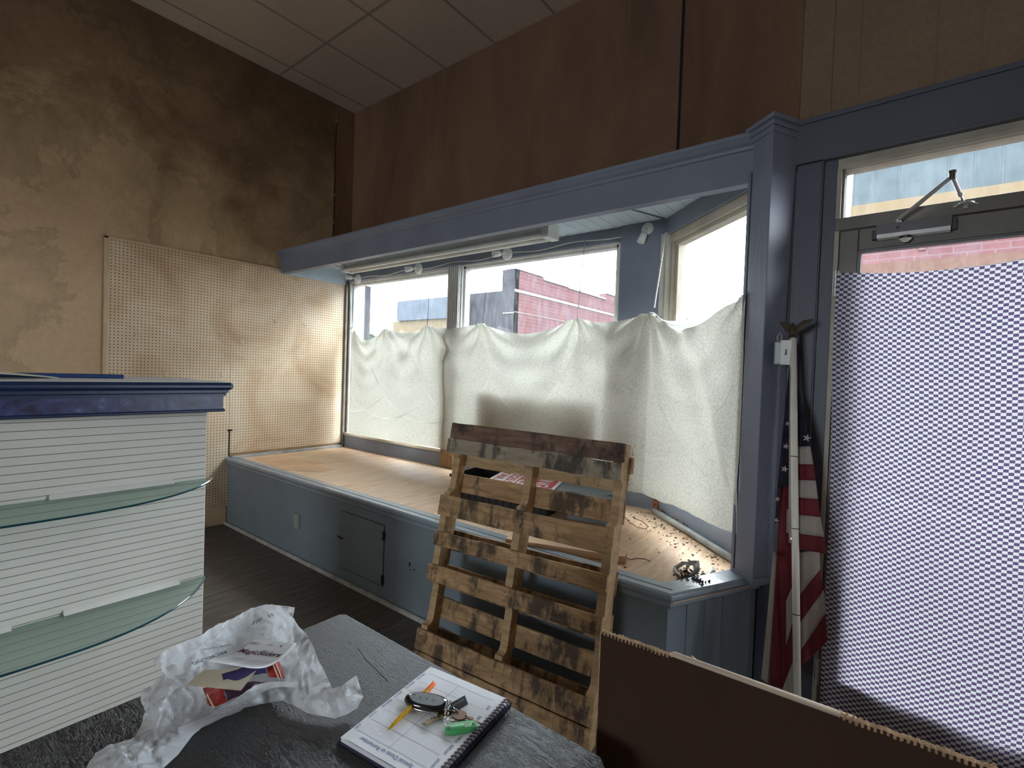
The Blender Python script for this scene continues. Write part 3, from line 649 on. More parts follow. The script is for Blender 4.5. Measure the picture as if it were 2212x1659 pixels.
MB().prism([(-4.74, 2.17), (-4.71, 2.39), (-4.12, 2.52), (-4.10, 2.40), (-3.80, 2.42), (-3.78, 2.27), (-4.06, 2.11)], .610, .6112).build('deck_patch', 'fresh_lumber', pf)
# socket plate in the skirt
so_ = thing('electrical_outlet', (-3.622, 1.99, .292), 'small double electrical outlet in the blue platform front', 'outlet')
MB().box(-3.665, -3.580, 1.990, 1.9995, .235, .350).build('plate', 'outlet_plate', so_, bevel=.002)
for zz in (.315, .270):
    for dx in (-.0065, .0065): MB().box(-3.622 + dx - .0015, -3.622 + dx + .0015, 1.985, 1.987, zz - .006, zz + .006).build('slot', 'dark_gap', so_)
    mb = MB(); mb.lathe((-3.622, 1.990, zz), (0, -1, 0), [(0, .017), (.003, .016)], 14); mb.build('receptacle', 'outlet_ivory', so_)
# pipe-like quarter round along the angled base, rust at the corner
mb = MB(); mb.tube([kp(.03, .628, -.026), kp(KL * .5, .630, -.024), kp(KL - .01, .628, -.026)], .019, 12); tag(mb.build('base_pipe', 'worn_grey_paint', smooth=True), 'grey painted pipe lying along the foot of the angled window', 'pipe')
mb = MB(); random.seed(5)
cv = Vector((-1.185, 3.105, .69))
def rusty(u, v):
    a = KD * ((u - .5) * .055); r_ = 1 - abs(u - .5) * .6
    q = Vector((K1.x - .0 + KD.x * .02 + a.x, K1.y + KD.y * .02 + a.y, .745 - v * .105)) - Vector((KN.x, KN.y, 0)) * (.008 + .014 * noise.noise(Vector((u * 4, v * 5, 1))) + .012 * math.sin(math.pi * u))
    return q
mb.grid(rusty, 14, 20); 
for i in range(30):
    u = random.uniform(0.02, .5) ** 1.2; q = kp(u, .645 + random.uniform(-.004, .006), -.006 + random.uniform(-.01, .0)); r_ = random.uniform(.002, .006)
    mb.lathe(q, (random.random() - .5, random.random() - .5, 1), [(-r_, r_ * .4), (0, r_), (r_, r_ * .5)], 5)
rr = struct(mb.build('trim_13', 'rust', smooth=True), 'rusty broken corner of the sill')

# ------------------------------------------------------------------ pegboard
pg = thing('pegboard', (XL, 2.1, .18), 'large tan pegboard fixed to the stained left wall', 'pegboard')
MB().box(XL + .012, XL + .020, 1.085, 2.0, .17, 2.44).build('panel', 'pegboard_panel', pg)
MB().box(XL + .012, XL + .020, 2.004, 3.235, .66, 2.44).build('panel', 'pegboard_panel', pg)
mb = MB(); mb.box(XL + .001, XL + .026, 1.066, 1.088, .17, 2.455); mb.box(XL + .001, XL + .026, 1.066, 2.46, 2.438, 2.455); mb.build('edge_strip', 'pegboard_frame', pg, bevel=.002)
mb = MB(); mb.box(XL + .0195, XL + .0215, 1.996, 2.009, .635, .875); mb.box(XL + .0195, XL + .0215, 1.985, 2.03, .868, .884); mb.box(XL + .0195, XL + .0215, 2.0, 2.004, .88, 2.43, 1); mb.build('panel_joint', ['dark_gap', 'pegboard_frame'], pg)
mb = MB(); mb.box(XL, XL + .012, 1.20, 1.99, 0.02, .17); mb.build('baseboard_left', 'pegboard_frame').__setitem__('kind', 'structure')
hooks = [(1.274, 1.708, 'grey peg hook high at the left end of the pegboard'), (1.484, 1.389, 'peg hook just above the blue counter top, nearest the left wall plaster'), (1.923, 1.389, 'peg hook low beside the pegboard joint, right of the other low one'),
         (2.094, 1.707, 'peg hook right of the pegboard joint at middle height'), (2.404, 1.931, 'left one of the two high peg hooks below the beam end'), (2.709, 1.929, 'peg hook nearest the curtained window')]
src = None
for i, (y, z_, lb) in enumerate(hooks):
    if src is None:
        src = MB(); yy, zz = y, z_
        src.tube([(XL + .018, yy, zz + .018), (XL + .026, yy, zz + .016), (XL + .028, yy, zz - .012), (XL + .045, yy + .002, zz - .018), (XL + .052, yy + .002, zz - .004)], .0035, 6)
        src = src.build('peg_hook', 'white_bracket'); base = src.location.copy(); o = src
    else: o = src.copy(); C.objects.link(o); o.location = base + Vector((0, y - hooks[0][0], z_ - hooks[0][1]))
    tag(o, lb, 'hook', 'peg hooks on the pegboard')

# ------------------------------------------------------------------ light fitting, lampholders, cable
fl = thing('fluorescent_fixture', (-3.1, 2.80, 2.555), 'long white twin tube fluorescent fixture under the soffit', 'light fixture')
mb = MB(); mb.box(-4.26, -1.90, 2.755, 2.845, 2.475, 2.556); mb.build('housing', 'white_enamel', fl, bevel=.004)
mb = MB(); mb.box(-4.26, -1.90, 2.73, 2.756, 2.525, 2.53); mb.box(-4.25, -1.91, 2.765, 2.835, 2.452, 2.476); mb.build('reflector', 'white_enamel', fl)
for x0, x1 in ((-4.275, -4.245), (-1.925, -1.865)):
    mb = MB(); mb.box(x0, x1, 2.735, 2.87, 2.42, 2.53); mb.build('end_cap', 'white_enamel', fl, bevel=.004)
for y in (2.752, 2.85):
    mb = MB(); mb.lathe((-4.245, y, 2.438), (1, 0, 0), [(0, .010), (.01, .0165), (2.31, .0165), (2.32, .010)], 14); mb.build('tube', 'tube_white', fl, smooth=True)
mb = MB(); mb.box(-3.10, -3.06, 2.74, 2.75, 2.462, 2.476); mb.build('clip', 'fluted_metal', fl)
lh = [(-4.662, 2.468, 'white lampholder nearest the pegboard corner', (-.75, -.45, .12)), (-3.679, 2.478, 'white lampholder over the left window near the mullion', (-.72, -.5, -.15)),
      (-2.582, 2.488, 'white lampholder above the left part of the middle window', (-.85, -.45, -.1)), (-1.361, 2.506, 'large round lampholder beside the angled window pointing down', (-.22, -.30, -.9))]
for x, z_, lb, d_ in lh:
    t_ = thing('lampholder', (x, 3.205, z_), lb, 'lampholder', 'spot lampholders on the head board')
    mb = MB(); mb.lathe((x, 3.205, z_), (0, -1, 0), [(0, .052), (.012, .052), (.024, .046), (.028, .030), (.040, .012)], 20); mb.build('base', 'porcelain', t_, smooth=True)
    D = Vector(d_).normalized(); s0 = Vector((x, 3.165, z_)) + D * .012
    mb = MB(); mb.tube([(x, 3.175, z_), s0, s0 + D * .02], .010, 8); mb.lathe(s0 + D * .02, D, [(0, .014), (.01, .022), (.035, .024), (.075, .026), (.076, .021), (.05, .019)], 16)
    mb.build('socket', 'porcelain', t_, smooth=True)
pts = []
for i in range(60):
    x = -4.66 + i * (3.30 / 59); pts.append((x, 3.198, 2.478 + (.028 * i / 59) + .010 * math.sin(i * .55) - .012))
tag(MB().tube(pts, .004, 6).build('lamp_cable', 'white_enamel', smooth=True), 'white cable strung between the lampholders along the head board', 'cable')

# ------------------------------------------------------------------ sheet curtain across the bay
TOP = [(-4.700, 3.188, 1.945), (-4.45, 3.186, 1.795), (-4.115, 3.181, 1.913), (-3.806, 3.178, 1.859), (-3.492, 3.174, 1.921), (-3.222, 3.168, 1.887), (-2.784, 3.160, 1.913), (-2.36, 3.151, 1.817), (-1.847, 3.137, 1.916), (-1.60, 3.128, 1.879), (-1.22, 3.016, 1.916), (-.933, 2.762, 1.775), (-.535, 2.435, 1.905)]
PEAK = [1, 0, 1, 0, 1, 0, 1, 0, 1, 0, 1, 0, 1]
BOT = [(0, .772), (.30, .776), (1.52, .786), (2.9, .765), (3.35, .757), (3.72, .768), (4.1, .789), (4.6, .80)]
cum = [0]
for a, b in zip(TOP[:-1], TOP[1:]): cum.append(cum[-1] + math.hypot(b[0] - a[0], b[1] - a[1]))
LT = cum[-1]
def interp(tab, s):
    for (a, fa), (b, fb) in zip(tab[:-1], tab[1:]):
        if s <= b: return fa + (fb - fa) * (s - a) / (b - a)
    return tab[-1][1]
def smooth_path(s):
    for i in range(len(cum) - 1):
        if s <= cum[i + 1] + 1e-9: break
    t_ = (s - cum[i]) / (cum[i + 1] - cum[i]); a, b = TOP[i], TOP[i + 1]
    if PEAK[i]: f = math.sin(t_ * math.pi / 2)
    else: f = 1 - math.cos(t_ * math.pi / 2)
    return a[0] + (b[0] - a[0]) * t_, a[1] + (b[1] - a[1]) * t_, a[2] + (b[2] - a[2]) * f, i, t_
peaks = [cum[i] for i in range(len(PEAK)) if PEAK[i]]; pz = [TOP[i][2] for i in range(len(PEAK)) if PEAK[i]]
def nrm_at(s):
    a = smooth_path(max(0, s - .12)); b = smooth_path(min(LT, s + .12)); d = Vector((b[0] - a[0], b[1] - a[1])).normalized(); return Vector((d.y, -d.x))
def curt(s, v):
    x, y, zt_, i, t_ = smooth_path(s); zb = interp(BOT, s)
    v2 = v; z = zt_ + (zb - zt_) * v2
    n_ = nrm_at(s); d = 0
    for k, (ps, pz_) in enumerate(zip(peaks, pz)):            # pleats fanning out of every hanging point
        ds = s - ps; dz = pz_ - z + .03; r_ = math.hypot(ds, dz)
        if r_ < .95:
            an = math.atan2(ds, dz); d += .013 * math.exp(-r_ / .45) * math.sin(an * 11 + k * 1.3) + .006 * math.exp(-r_ / .8) * math.cos(an * 5 + k)
    for k in range(len(peaks) - 1):                           # drapes sagging between two hanging points
        a, b = peaks[k], peaks[k + 1]
        if a <= s <= b:
            u = (s - a) / (b - a); sag = (zt_ - z); ph = (sag + .05) * (30 if b - a > .6 else 38) - 3.0 * (4 * u * (1 - u))
            d += (.010 if b - a > .55 else .006) * (4 * u * (1 - u)) * math.exp(-sag / .22) * math.sin(ph)
    e = LT - s                                                # long diagonal folds from the post down to the left
    dg = e * .55 + (z - 1.9) * -.35
    d += .012 * math.exp(-((dg - .30) / .035) ** 2) * (1 if e < 1.0 else 0) - .010 * math.exp(-((dg - .385) / .04) ** 2) * (1 if e < 1.0 else 0)
    d += .008 * math.sin(s * 7.5 + .6) * v + .005 * noise.noise(Vector((s * 3, z * 1.4, 2)))
    d *= 1.9 * min(1, (LT - s) / .05 + .25)
    if v > .97: z += .006 * noise.noise(Vector((s * 9, 0, 0)))
    return Vector((x + n_.x * (d + .016), y + n_.y * (d + .016), z))
SP = cum[5] + .005
for (s0, s1, nm, lb) in ((0.0, SP, 'window_curtain', 'white printed cloth hung over the left window beside the pegboard'), (SP - .03, LT, 'window_curtain', 'wide white printed cloth sagging from chains, stained yellow, behind the pallet')):
    nu = int((s1 - s0) * 110); mb = MB()
    if s0 == 0: f_ = lambda u, v: curt(s0 + u * (s1 - s0), v)
    else:
        def f_(u, v):
            q = curt(s0 + u * (s1 - s0), v); 
            if u * (s1 - s0) < .5: q.z = q.z if v < .5 else q.z - .0
            q.y -= .004; return q
    mb.grid(f_, nu, 150)
    tag(mb.build(nm, 'printed_curtain', smooth=True), lb, 'curtain', 'cloths hung over the display windows')
# white lining roll behind the sag by the corner
mb = MB()
def lining(u, v):
    s = cum[10] + u * (cum[11] - cum[10]) * 1.35; x, y, zt_, i, t_ = smooth_path(min(s, LT)); n_ = nrm_at(s)
    zl = 1.910 - .075 * (1 - math.exp(-u * 5)) - .006 * u; lo = min(zl - .002, zt_ - .010)
    return Vector((x - n_.x * .006, y - n_.y * .006, zl + (lo - zl) * v)) + Vector((n_.x, n_.y, 0)) * .004 * math.sin(v * 9 + u * 3)
mb.grid(lining, 40, 12); tag(mb.build('curtain_lining', 'white_cloth_back', smooth=True), 'plain white strip folded behind the sagging cloth by the angled window', 'cloth')
# board standing against the glass behind the cloth
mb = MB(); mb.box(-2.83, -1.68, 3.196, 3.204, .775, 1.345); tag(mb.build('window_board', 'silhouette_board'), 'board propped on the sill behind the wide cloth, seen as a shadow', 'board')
# strings and chains
def strand(name, a, b, r_, mat, lb, chain=False, sag=0):
    a, b = Vector(a), Vector(b); mb = MB(); n = int((b - a).length / .011)
    if chain:
        for i in range(n):
            q = a + (b - a) * (i + .5) / n; d = (b - a).normalized() * .0052; mb.lathe(q - d, d, [(0, .0012), (.0026, r_ * 1.25), (.0078, r_ * 1.25), (.0104, .0012)], 5)
        mb.tube([a, b], .0012, 4)
    else:
        mb.tube([a + (b - a) * t_ + Vector((0, 0, -sag * 4 * t_ * (1 - t_))) for t_ in [k / 8 for k in range(9)]], r_, 5)
    return tag(mb.build(name, mat), lb, 'chain' if chain else 'cord', 'strands holding up the window cloths')
strand('string', (-4.79, 3.185, 2.455), (-4.715, 3.176, 1.945), .0035, 'white_enamel', 'white cord from the head board to the cloth corner by the pegboard', sag=.03)
strand('string', (-4.105, 3.17, 2.01), (-4.115, 3.170, 1.913), .0022, 'debris_brown', 'very short thin cord above the first point of the left cloth')
strand('string', (-3.51, 3.19, 2.22), (-3.492, 3.163, 1.921), .0022, 'debris_brown', 'thin cord over the left window just left of the mullion')
strand('string', (-2.80, 3.19, 2.20), (-2.784, 3.150, 1.913), .0022, 'debris_brown', 'thin cord in front of the grey building, right of the mullion')
strand('hanging_chain', (-1.849, 3.195, 2.52), (-1.847, 3.128, 1.920), .0036, 'chain_metal', 'bead chain down the middle of the red brick view', True)
strand('hanging_chain', (-1.224, 3.160, 2.46), (-1.222, 3.010, 1.945), .0046, 'white_enamel', 'white chain beside the angled window holding the corner point', True)

# ================================================================== THINGS ON THE PLATFORM
ZP = .610
cr = thing('storage_crate', (-1.95, 2.62, ZP), 'black plastic crate under the red sign, behind the pallet', 'crate')
ca, cb = Vector((.985, .17, 0)), Vector((-.17, .985, 0)); co = Vector((-2.38, 2.42, ZP))
mb = MB(); Wc, Dc, Hc = .72, .40, .185
for o_, a, b in ((co, ca * Wc, cb * .012), (co + cb * (Dc - .012), ca * Wc, cb * .012), (co, ca * .012, cb * Dc), (co + ca * (Wc - .012), ca * .012, cb * Dc)): mb.obox(o_, a, b, (0, 0, Hc))
mb.obox(co, ca * Wc, cb * Dc, (0, 0, .01)); mb.build('tub', 'crate_black', cr, bevel=.003)
mb = MB()
for i in range(13): mb.obox(co + ca * (.03 + i * .053) - cb * .006, ca * .012, cb * .006, (0, 0, Hc - .03))
mb.obox(co - cb * .010 - ca * .01 + Vector((0, 0, Hc - .02)), ca * (Wc + .02), cb * .012, (0, 0, .02)); mb.build('rib', 'crate_black', cr)
ZS = ZP + .190
A_ = onz(1222, 1033, ZS + .004); B_ = onz(1197, 1058, ZS + .004); rd_ = (B_ - A_).normalized(); lf = Vector((0, 0, 1)).cross(rd_) * -1
if lf.x > 0: lf = -lf
SL, SW = .62, .46
tr_ = B_ - rd_ * SL                              # far right corner
sg = thing('for_sale_sign', tr_ + rd_ * SL / 2 + lf * SW / 2 - Vector((0, 0, .004)), 'flat red and white for sale sign lying on the black crate', 'sign')
mb = MB(); mb.obox(tr_ - Vector((0, 0, .004)), rd_ * SL, lf * SW, (0, 0, .004)); mb.build('board', 'sign_white', sg)
mb = MB(); mb.obox(tr_ + rd_ * .015 + lf * .022, rd_ * (SL - .03), lf * .255, (0, 0, .0006)); mb.build('red_field', 'sign_red', sg)
ex, ey = rd_, -lf
def line(txt, off, h_, fit, mat): letters(txt, tr_ + lf * off + rd_ * ((SL - fit) / 2), ex, ey, h_, mat, 'lettering', sg, fit=fit, lift=.0012, bold=.02)
line('BUILDING', .140, .125, .56, 'sign_white'); line('FOR SALE', .262, .125, .56, 'sign_white'); line('527-2255', .352, .085, .52, 'sign_red'); line('RETAIL', .432, .075, .40, 'sign_red')
# grey plastic sheet right of the sign
mb = MB(); g0, g1, g2, g3 = onz(1222, 1036, .80), onz(1332, 1062, .80), onz(1330, 1083, .77), onz(1195, 1060, .79)
def gs_(u, v): q = g0.lerp(g1, u).lerp(g3.lerp(g2, u), v); return q + Vector((0, 0, .006 * math.sin(u * 6) * v + .008 * noise.noise(q * 9)))
mb.grid(gs_, 20, 10)
tag(mb.build('plastic_bin_lid', 'grey_plastic', smooth=True, solid=.004), 'grey blue plastic lid beside the for sale sign', 'lid')
mb = MB(); q = onz(1270, 1085, .61); mb.obox((-1.56, 2.60, ZP), (.30, .06, 0), (-.05, .24, 0), (0, 0, .165)); tag(mb.build('storage_tub', 'grey_plastic', bevel=.01), 'grey plastic tub under its loose lid by the window', 'tub')
for i, (a, b) in enumerate((((-1.375, 2.73, .775), (-1.30, 2.70, .80)), ((-1.40, 2.77, .775), (-1.345, 2.79, .80)))):
    tag(MB().tube([a, b], .005, 6).build('metal_clip', 'debris_metal'), ['nearer bright metal clip on the grey lid end', 'farther bright metal clip on the grey lid end'][i], 'clip', 'clips on the lid')
# boards lying on the deck
b0 = onz(1140, 1186, ZP); b1 = onz(1350, 1219, ZP); d_ = b1 - b0; n_ = Vector((-d_.y, d_.x, 0)).normalized()
tag(MB().obox(b0 - d_ * .25, d_ * 1.25, n_ * .085, (0, 0, .036)).build('lumber_board', 'fresh_lumber', bevel=.002), 'fresh orange board lying on the deck behind the pallet', 'board')
q = onz(985, 1080, ZP); tag(MB().obox((q.x - .02, q.y + .02, ZP), (.40, .03, 0), (-.004, .05, 0), (0, 0, .02)).build('lumber_board', 'pale_lumber', bevel=.002), 'short pale strip of wood on the deck left of the black crate', 'board')
random.seed(11)
def wire(name, pts_, mat, lb, r_=.0016, z=.001):
    pts = []; P_ = [onz(a, b, ZP) for a, b in pts_]
    for i in range(len(P_) - 1):
        for k in range(6): pts.append(P_[i].lerp(P_[i + 1], k / 6) + Vector((random.uniform(-.003, .003), random.uniform(-.003, .003), r_ + z)))
    pts.append(P_[-1] + Vector((0, 0, r_ + z))); return tag(MB().tube(pts, r_, 5).build(name, mat, smooth=True), lb, 'wire')
wire('loose_wire', [(1345, 1113), (1362, 1130), (1378, 1140), (1395, 1144), (1400, 1138), (1390, 1128), (1365, 1117)], 'debris_brown', 'looped grey wire on the deck right of the pallet top')
wire('loose_wire', [(1352, 1205), (1362, 1210), (1375, 1207), (1392, 1208), (1405, 1214)], 'debris_brown', 'crinkled short wire by the end of the orange board')
# broken bracket pieces and leaf litter
bk = thing('broken_bracket', onz(1477, 1240, ZP), 'broken grey plastic bracket lying on the deck near the post', 'bracket')
mb = MB(); c0 = onz(1477, 1242, ZP)
for s_, dz in ((0, .0), (.03, .012)):
    pts = [c0 + Vector((-.055 + s_ * 1.6, .035 + s_ * .4, .004 + dz)), c0 + Vector((-.035 + s_, .075, .02 + dz)), c0 + Vector((.02 + s_ * .5, .06, .035 + dz)), c0 + Vector((.04 + s_ * .4, .02, .018 + dz)), c0 + Vector((.03, -.03, .006))]
    mb.loft([[q + Vector((0, 0, -.004)), q + Vector((.010, .006, -.004)), q + Vector((.010, .006, .012)), q + Vector((0, 0, .012))] for q in pts])
mb.tube([c0 + Vector((-.055, .04, .006)), c0 + Vector((-.035, -.01, .008)), c0 + Vector((-.01, -.04, .006))], .007, 6)
mb.build('plastic_body', 'worn_grey_paint', bk)
mb = MB()
for i in range(7): a = c0 + Vector((random.uniform(-.01, .05), random.uniform(-.03, .03), .006)); mb.tube([a, a + Vector((random.uniform(-.02, .04), random.uniform(-.02, .02), .014)), a + Vector((random.uniform(.0, .05), random.uniform(-.03, .02), .004))], .0032, 5)
mb.build('rusty_rod', 'debris_brown', bk)
hk = thing('metal_hinge_piece', onz(1535, 1240, ZP), 'small bright metal catch lying near the foot of the post', 'hardware')
h0, h1 = onz(1526, 1244, ZP + .01), onz(1543, 1233, ZP + .01)
MB().tube([h0, h0.lerp(h1, .5) + Vector((0, 0, .008)), h1, h1 + Vector((-.01, .03, .006))], .006, 8).build('lever', 'debris_metal', hk)
mb = MB(); mb.lathe(h0 - Vector((.012, 0, .008)), (0, 0, 1), [(0, .014), (.012, .012), (.016, .006)], 8); mb.build('spring', 'debris_brown', hk)
mb = MB(); q = onz(1497, 1262, ZP)
for i in range(26):
    a = q + Vector((random.uniform(-.07, .06), random.uniform(-.02, .025), .004)); mb.tube([a, a + Vector((random.uniform(-.02, .02), random.uniform(-.02, .02), .018)), a + Vector((random.uniform(-.03, .03), random.uniform(-.02, .02), .002))], random.uniform(.002, .005), 5)
tag(mb.build('debris_pile', 'debris_brown'), 'little heap of dark twisted debris at the platform edge', 'debris', kind='stuff')
mb = MB()
for i in range(150):
    u = random.random() ** 1.1; dd = random.expovariate(9); q = kp(u * KL, ZP, -.05 - dd)
    if q.y < 2.02 + max(0, (q.x + .675) * 2.1) or dd > .9: continue
    r_ = random.uniform(.002, .006) * (2.0 if random.random() < .06 else 1); a = random.random() * 6.28; c_, s_ = math.cos(a) * r_ * 1.8, math.sin(a) * r_ * 1.8
    mb.add([q + Vector((c_, s_, .002)), q + Vector((-s_ * .5, c_ * .5, .002 + r_ * .8)), q + Vector((-c_, -s_, .001)), q + Vector((s_ * .5, -c_ * .5, .001))], [(0, 1, 2, 3)])
tag(mb.build('leaf_litter', 'debris_brown'), 'crumbs and dead leaf bits along the angled window foot', 'debris', kind='stuff')

# ================================================================== PALLET
YW, LN = .084, .215; W_ = .95
po = Vector((-1.834, 1.627, 0)); pu = Vector((math.cos(YW), math.sin(YW), 0)); pn = Vector((-math.sin(YW), math.cos(YW), 0))
pv = Vector((0, 0, 1)) * math.cos(LN) + pn * math.sin(LN); pw = pn * math.cos(LN) - Vector((0, 0, 1)) * math.sin(LN)   # pw: away from the camera
pt_ = thing('wooden_pallet', po + pu * W_ / 2, 'worn wooden pallet leaning upright against the display platform', 'pallet')
def pp(a, b, c): return po + pu * a + pv * b + pw * c
random.seed(21)
def board(a0, a1, b0, b1, c0, c1, name, mat, rough=.003, skew=0.0, n=22, wane=0.0):
    rings = []
    for i in range(n + 1):
        t_ = i / n; a = a0 + (a1 - a0) * t_; e0 = rough * (noise.noise(Vector((a * 9, b0 * 7, 1))) ) ; e1 = rough * noise.noise(Vector((a * 8, b1 * 9, 5)))
        if wane: e1 -= wane * max(0, math.sin((t_ - .55) * 7)) * (t_ > .55)
        sk = skew * (t_ - .5); bow = .002 * math.sin(t_ * math.pi)
        rings.append([pp(a, b0 + e0 + sk, c0 - bow), pp(a, b1 + e1 + sk, c0 - bow), pp(a, b1 + e1 + sk, c1 - bow), pp(a, b0 + e0 + sk, c1 - bow)])
    return MB().loft(rings).build(name, mat, pt_, bevel=.0015)
th = .017
FB = [(1.165, 1.248, 'dark_pallet_wood', -.012, .955, -.010), (1.088, 1.163, 'grey_pallet_wood', -.018, .945, -.012), (.772, .874, 'brown_pallet_wood', -.008, .950, .004), (.622, .690, 'brown_pallet_wood', -.006, .945, .006), (.446, .524, 'brown_pallet_wood', -.010, .945, .006), (.110, .207, 'brown_pallet_wood', -.010, .950, .002), (.008, .104, 'brown_pallet_wood', -.008, .95, 0)]
for i, (b0, b1, m, a0, a1, sk) in enumerate(FB): board(a0, a1, b0, b1, -.0 if i != 1 else -.004, th if i != 1 else .013, 'deck_board', m, skew=sk, wane=0)
RB = [(1.035, 1.140), (.894, .992), (.592, .695), (.405, .515), (.250, .350), (.095, .200), (.01, .085)]
for b0, b1 in RB: board(-.004, .948, b0, b1, .108, .125, 'back_board', 'stringer_wood' if b0 > 1.0 else 'brown_pallet_wood', skew=random.uniform(-.004, .008))
MB().hexa([pp(.03, 1.165, .109), pp(.93, 1.175, .109), pp(.93, 1.175, .124), pp(.03, 1.165, .124)], [pp(.03, 1.235, .109), pp(.93, 1.23, .109), pp(.93, 1.23, .124), pp(.03, 1.235, .124)]).build('back_board', 'dark_pallet_wood', pt_)
# stringers with rounded fork notches opening towards the room
def stringer(a0, a1, mat):
    prof = [(0.0, .017)]
    def notch(s0, s1):
        r_ = .035; out = []
        for k in range(7): an = math.pi / 2 * k / 6; out.append((s0 + r_ * (1 - math.cos(an)), .017 + r_ * math.sin(an)))
        for k in range(7): an = math.pi / 2 * (1 - k / 6); out.append((s1 - r_ * (1 - math.cos(an)), .017 + r_ * math.sin(an)))
        return out
    prof += notch(.225, .44) + notch(.89, 1.085) + [(1.245, .017), (1.245, .108), (0, .108)]
    mb = MB(); mb.loft([[pp(a, s, c) for s, c in prof] for a in (a0, a1)])
    return mb.build('stringer', mat, pt_, bevel=.001)
stringer(.0, .040, 'stringer_wood'); stringer(.452, .492, 'stringer_wood'); stringer(.905, .945, 'stringer_wood')
mb = MB()
for b0, b1, *_ in FB:
    for a in (.02, .47, .925):
        for f_ in (.28, .72): mb.lathe(pp(a + random.uniform(-.006, .006), b0 + (b1 - b0) * f_, -.003), -pw, [(-.002, .0035), (.0012, .003)], 7)
mb.build('nail_head', 'dark_metal', pt_).__setitem__('kind', 'stuff')
mb = MB()
for k in range(40):
    s = random.uniform(1.06, 1.235); q = pp(.947, s, .108 + random.uniform(0, .02)); mb.tube([q, q + pu * random.uniform(.002, .018) + pv * random.uniform(-.01, .02)], .0008, 4)
mb.add([pp(.945, 1.12, .10), pp(.962, 1.12, .10), pp(.962, 1.19, .10), pp(.945, 1.19, .10), pp(.945, 1.12, .125), pp(.962, 1.12, .125), pp(.962, 1.19, .125), pp(.945, 1.19, .125)], [(0, 1, 2, 3), (4, 5, 6, 7), (0, 1, 5, 4), (1, 2, 6, 5), (2, 3, 7, 6), (3, 0, 4, 7)])
mb.build('splintered_end', 'splintered_wood', pt_)

# ================================================================== POST FITTINGS AND FLAG
cp = MB(); pts = []
for i in range(40):
    t_ = i / 39; q = ony(1720 - 26 * t_ + (4 if .05 < t_ < .2 else 0) * math.sin(t_ * 40), 285 + 430 * t_, 2.485 - .02 * t_); pts.append(q)
tag(cp.tube(pts, .009, 8).build('wiring_conduit', 'dark_blue_paint', smooth=True), 'blue painted conduit running down beside the post to the switch', 'conduit')
sw = thing('light_switch_box', ony(1690, 785, 2.39), 'grey metal switch box with a black toggle on the blue post', 'switch')
SO = ony(1688, 788, 2.345); su = Vector((.955, -.03, 0)).normalized(); sn_ = Vector((.03, .955, 0)).normalized()
MB().obox(SO + Vector((-.034, .012, .0)), su * .062, sn_ * .055, (0, 0, .100)).build('box', 'box_steel', sw, bevel=.006)
fa = SO + Vector((-.002, .0, .0)); fu = Vector((.82, .30, 0)).normalized(); fn_ = Vector((.30, -.82, 0)).normalized()
MB().obox(SO + Vector((-.007, .006, .0)), su * .043, -sn_ * .004, (0, 0, .105)).build('cover_plate', 'white_enamel', sw, bevel=.002)
mb = MB(); mb.obox(SO + Vector((.012, .002, .046)), su * .006, -sn_ * .004, (0, 0, .020)); mb.obox(SO + Vector((.012, .002, .042)), su * .006, -sn_ * .012 , (0, 0, .007)); mb.build('toggle', 'switch_black', sw)
mb = MB(); mb.tube([SO + Vector((-.022, .03, .098)), SO + Vector((-.024, .028, .125)), SO + Vector((-.016, .028, .138)), SO + Vector((-.008, .028, .125)), SO + Vector((-.010, .028, .10))], .004, 6); mb.build('wire_loop', 'box_steel', sw)
# flag
def fp(px, py, d=0.0):
    y = 2.365 - .19 * (py - 728) / 777.0 + d; return ony(px, py, y)
fg = thing('flag_on_pole', (-.26, 2.12, 0), 'rolled American flag on a white pole leaning beside the door', 'flag')
top, bot = fp(1713, 731), fp(1722, 1500); dd = (bot - top).normalized(); foot = bot + dd * (bot.z / -dd.z)
mb = MB(); rr_ = []
mb.tube([foot, top], .0135, 16); mb.build('pole', 'pole_white', fg, smooth=True)
for f_ in (.36, .57, .81): q = top.lerp(foot, f_ * .8); MB().tube([q, q + dd * .003], .0138, 16).build('pole_joint', 'dark_gap', fg)
fin = MB(); fin.lathe(top, -dd, [(0, .013), (.006, .013), (.008, .017), (.016, .012), (.026, .016), (.045, .013), (.06, .007), (.068, .002)], 14)
for sgn, tip in ((1, Vector((.072, -.01, .046))), (-1, Vector((-.052, .01, .040)))):
    base_ = top - dd * .03; m1 = base_ + tip * .5 + Vector((0, 0, .004)); rings = []
    for c_, w2, th2 in ((base_, .013, .008), (m1, .018, .005), (base_ + tip, .004, .0015)):
        rings.append([c_ + Vector((0, 0, w2)), c_ + Vector((0, th2, 0)), c_ - Vector((0, 0, w2 * 1.1)), c_ - Vector((0, th2, 0))])
    fin.loft(rings)
fin.build('eagle_finial', 'bronze_plastic', fg, smooth=False)
mb = MB()
def patch(L0, R0, L1, R1, mi, d0, nx=8, ny=5):
    def f(u, v):
        a = (L0[0] + (R0[0] - L0[0]) * u, L0[1] + (R0[1] - L0[1]) * u); b = (L1[0] + (R1[0] - L1[0]) * u, L1[1] + (R1[1] - L1[1]) * u)
        x, y = a[0] + (b[0] - a[0]) * v, a[1] + (b[1] - a[1]) * v
        return fp(x, y, d0 + .010 * math.sin(x * .085 + y * .006) + .006 * math.sin(x * .21 - y * .01))
    mb.grid(f, nx, ny, mi)
RD, WH, NV_ = 0, 1, 2
xl = 1708
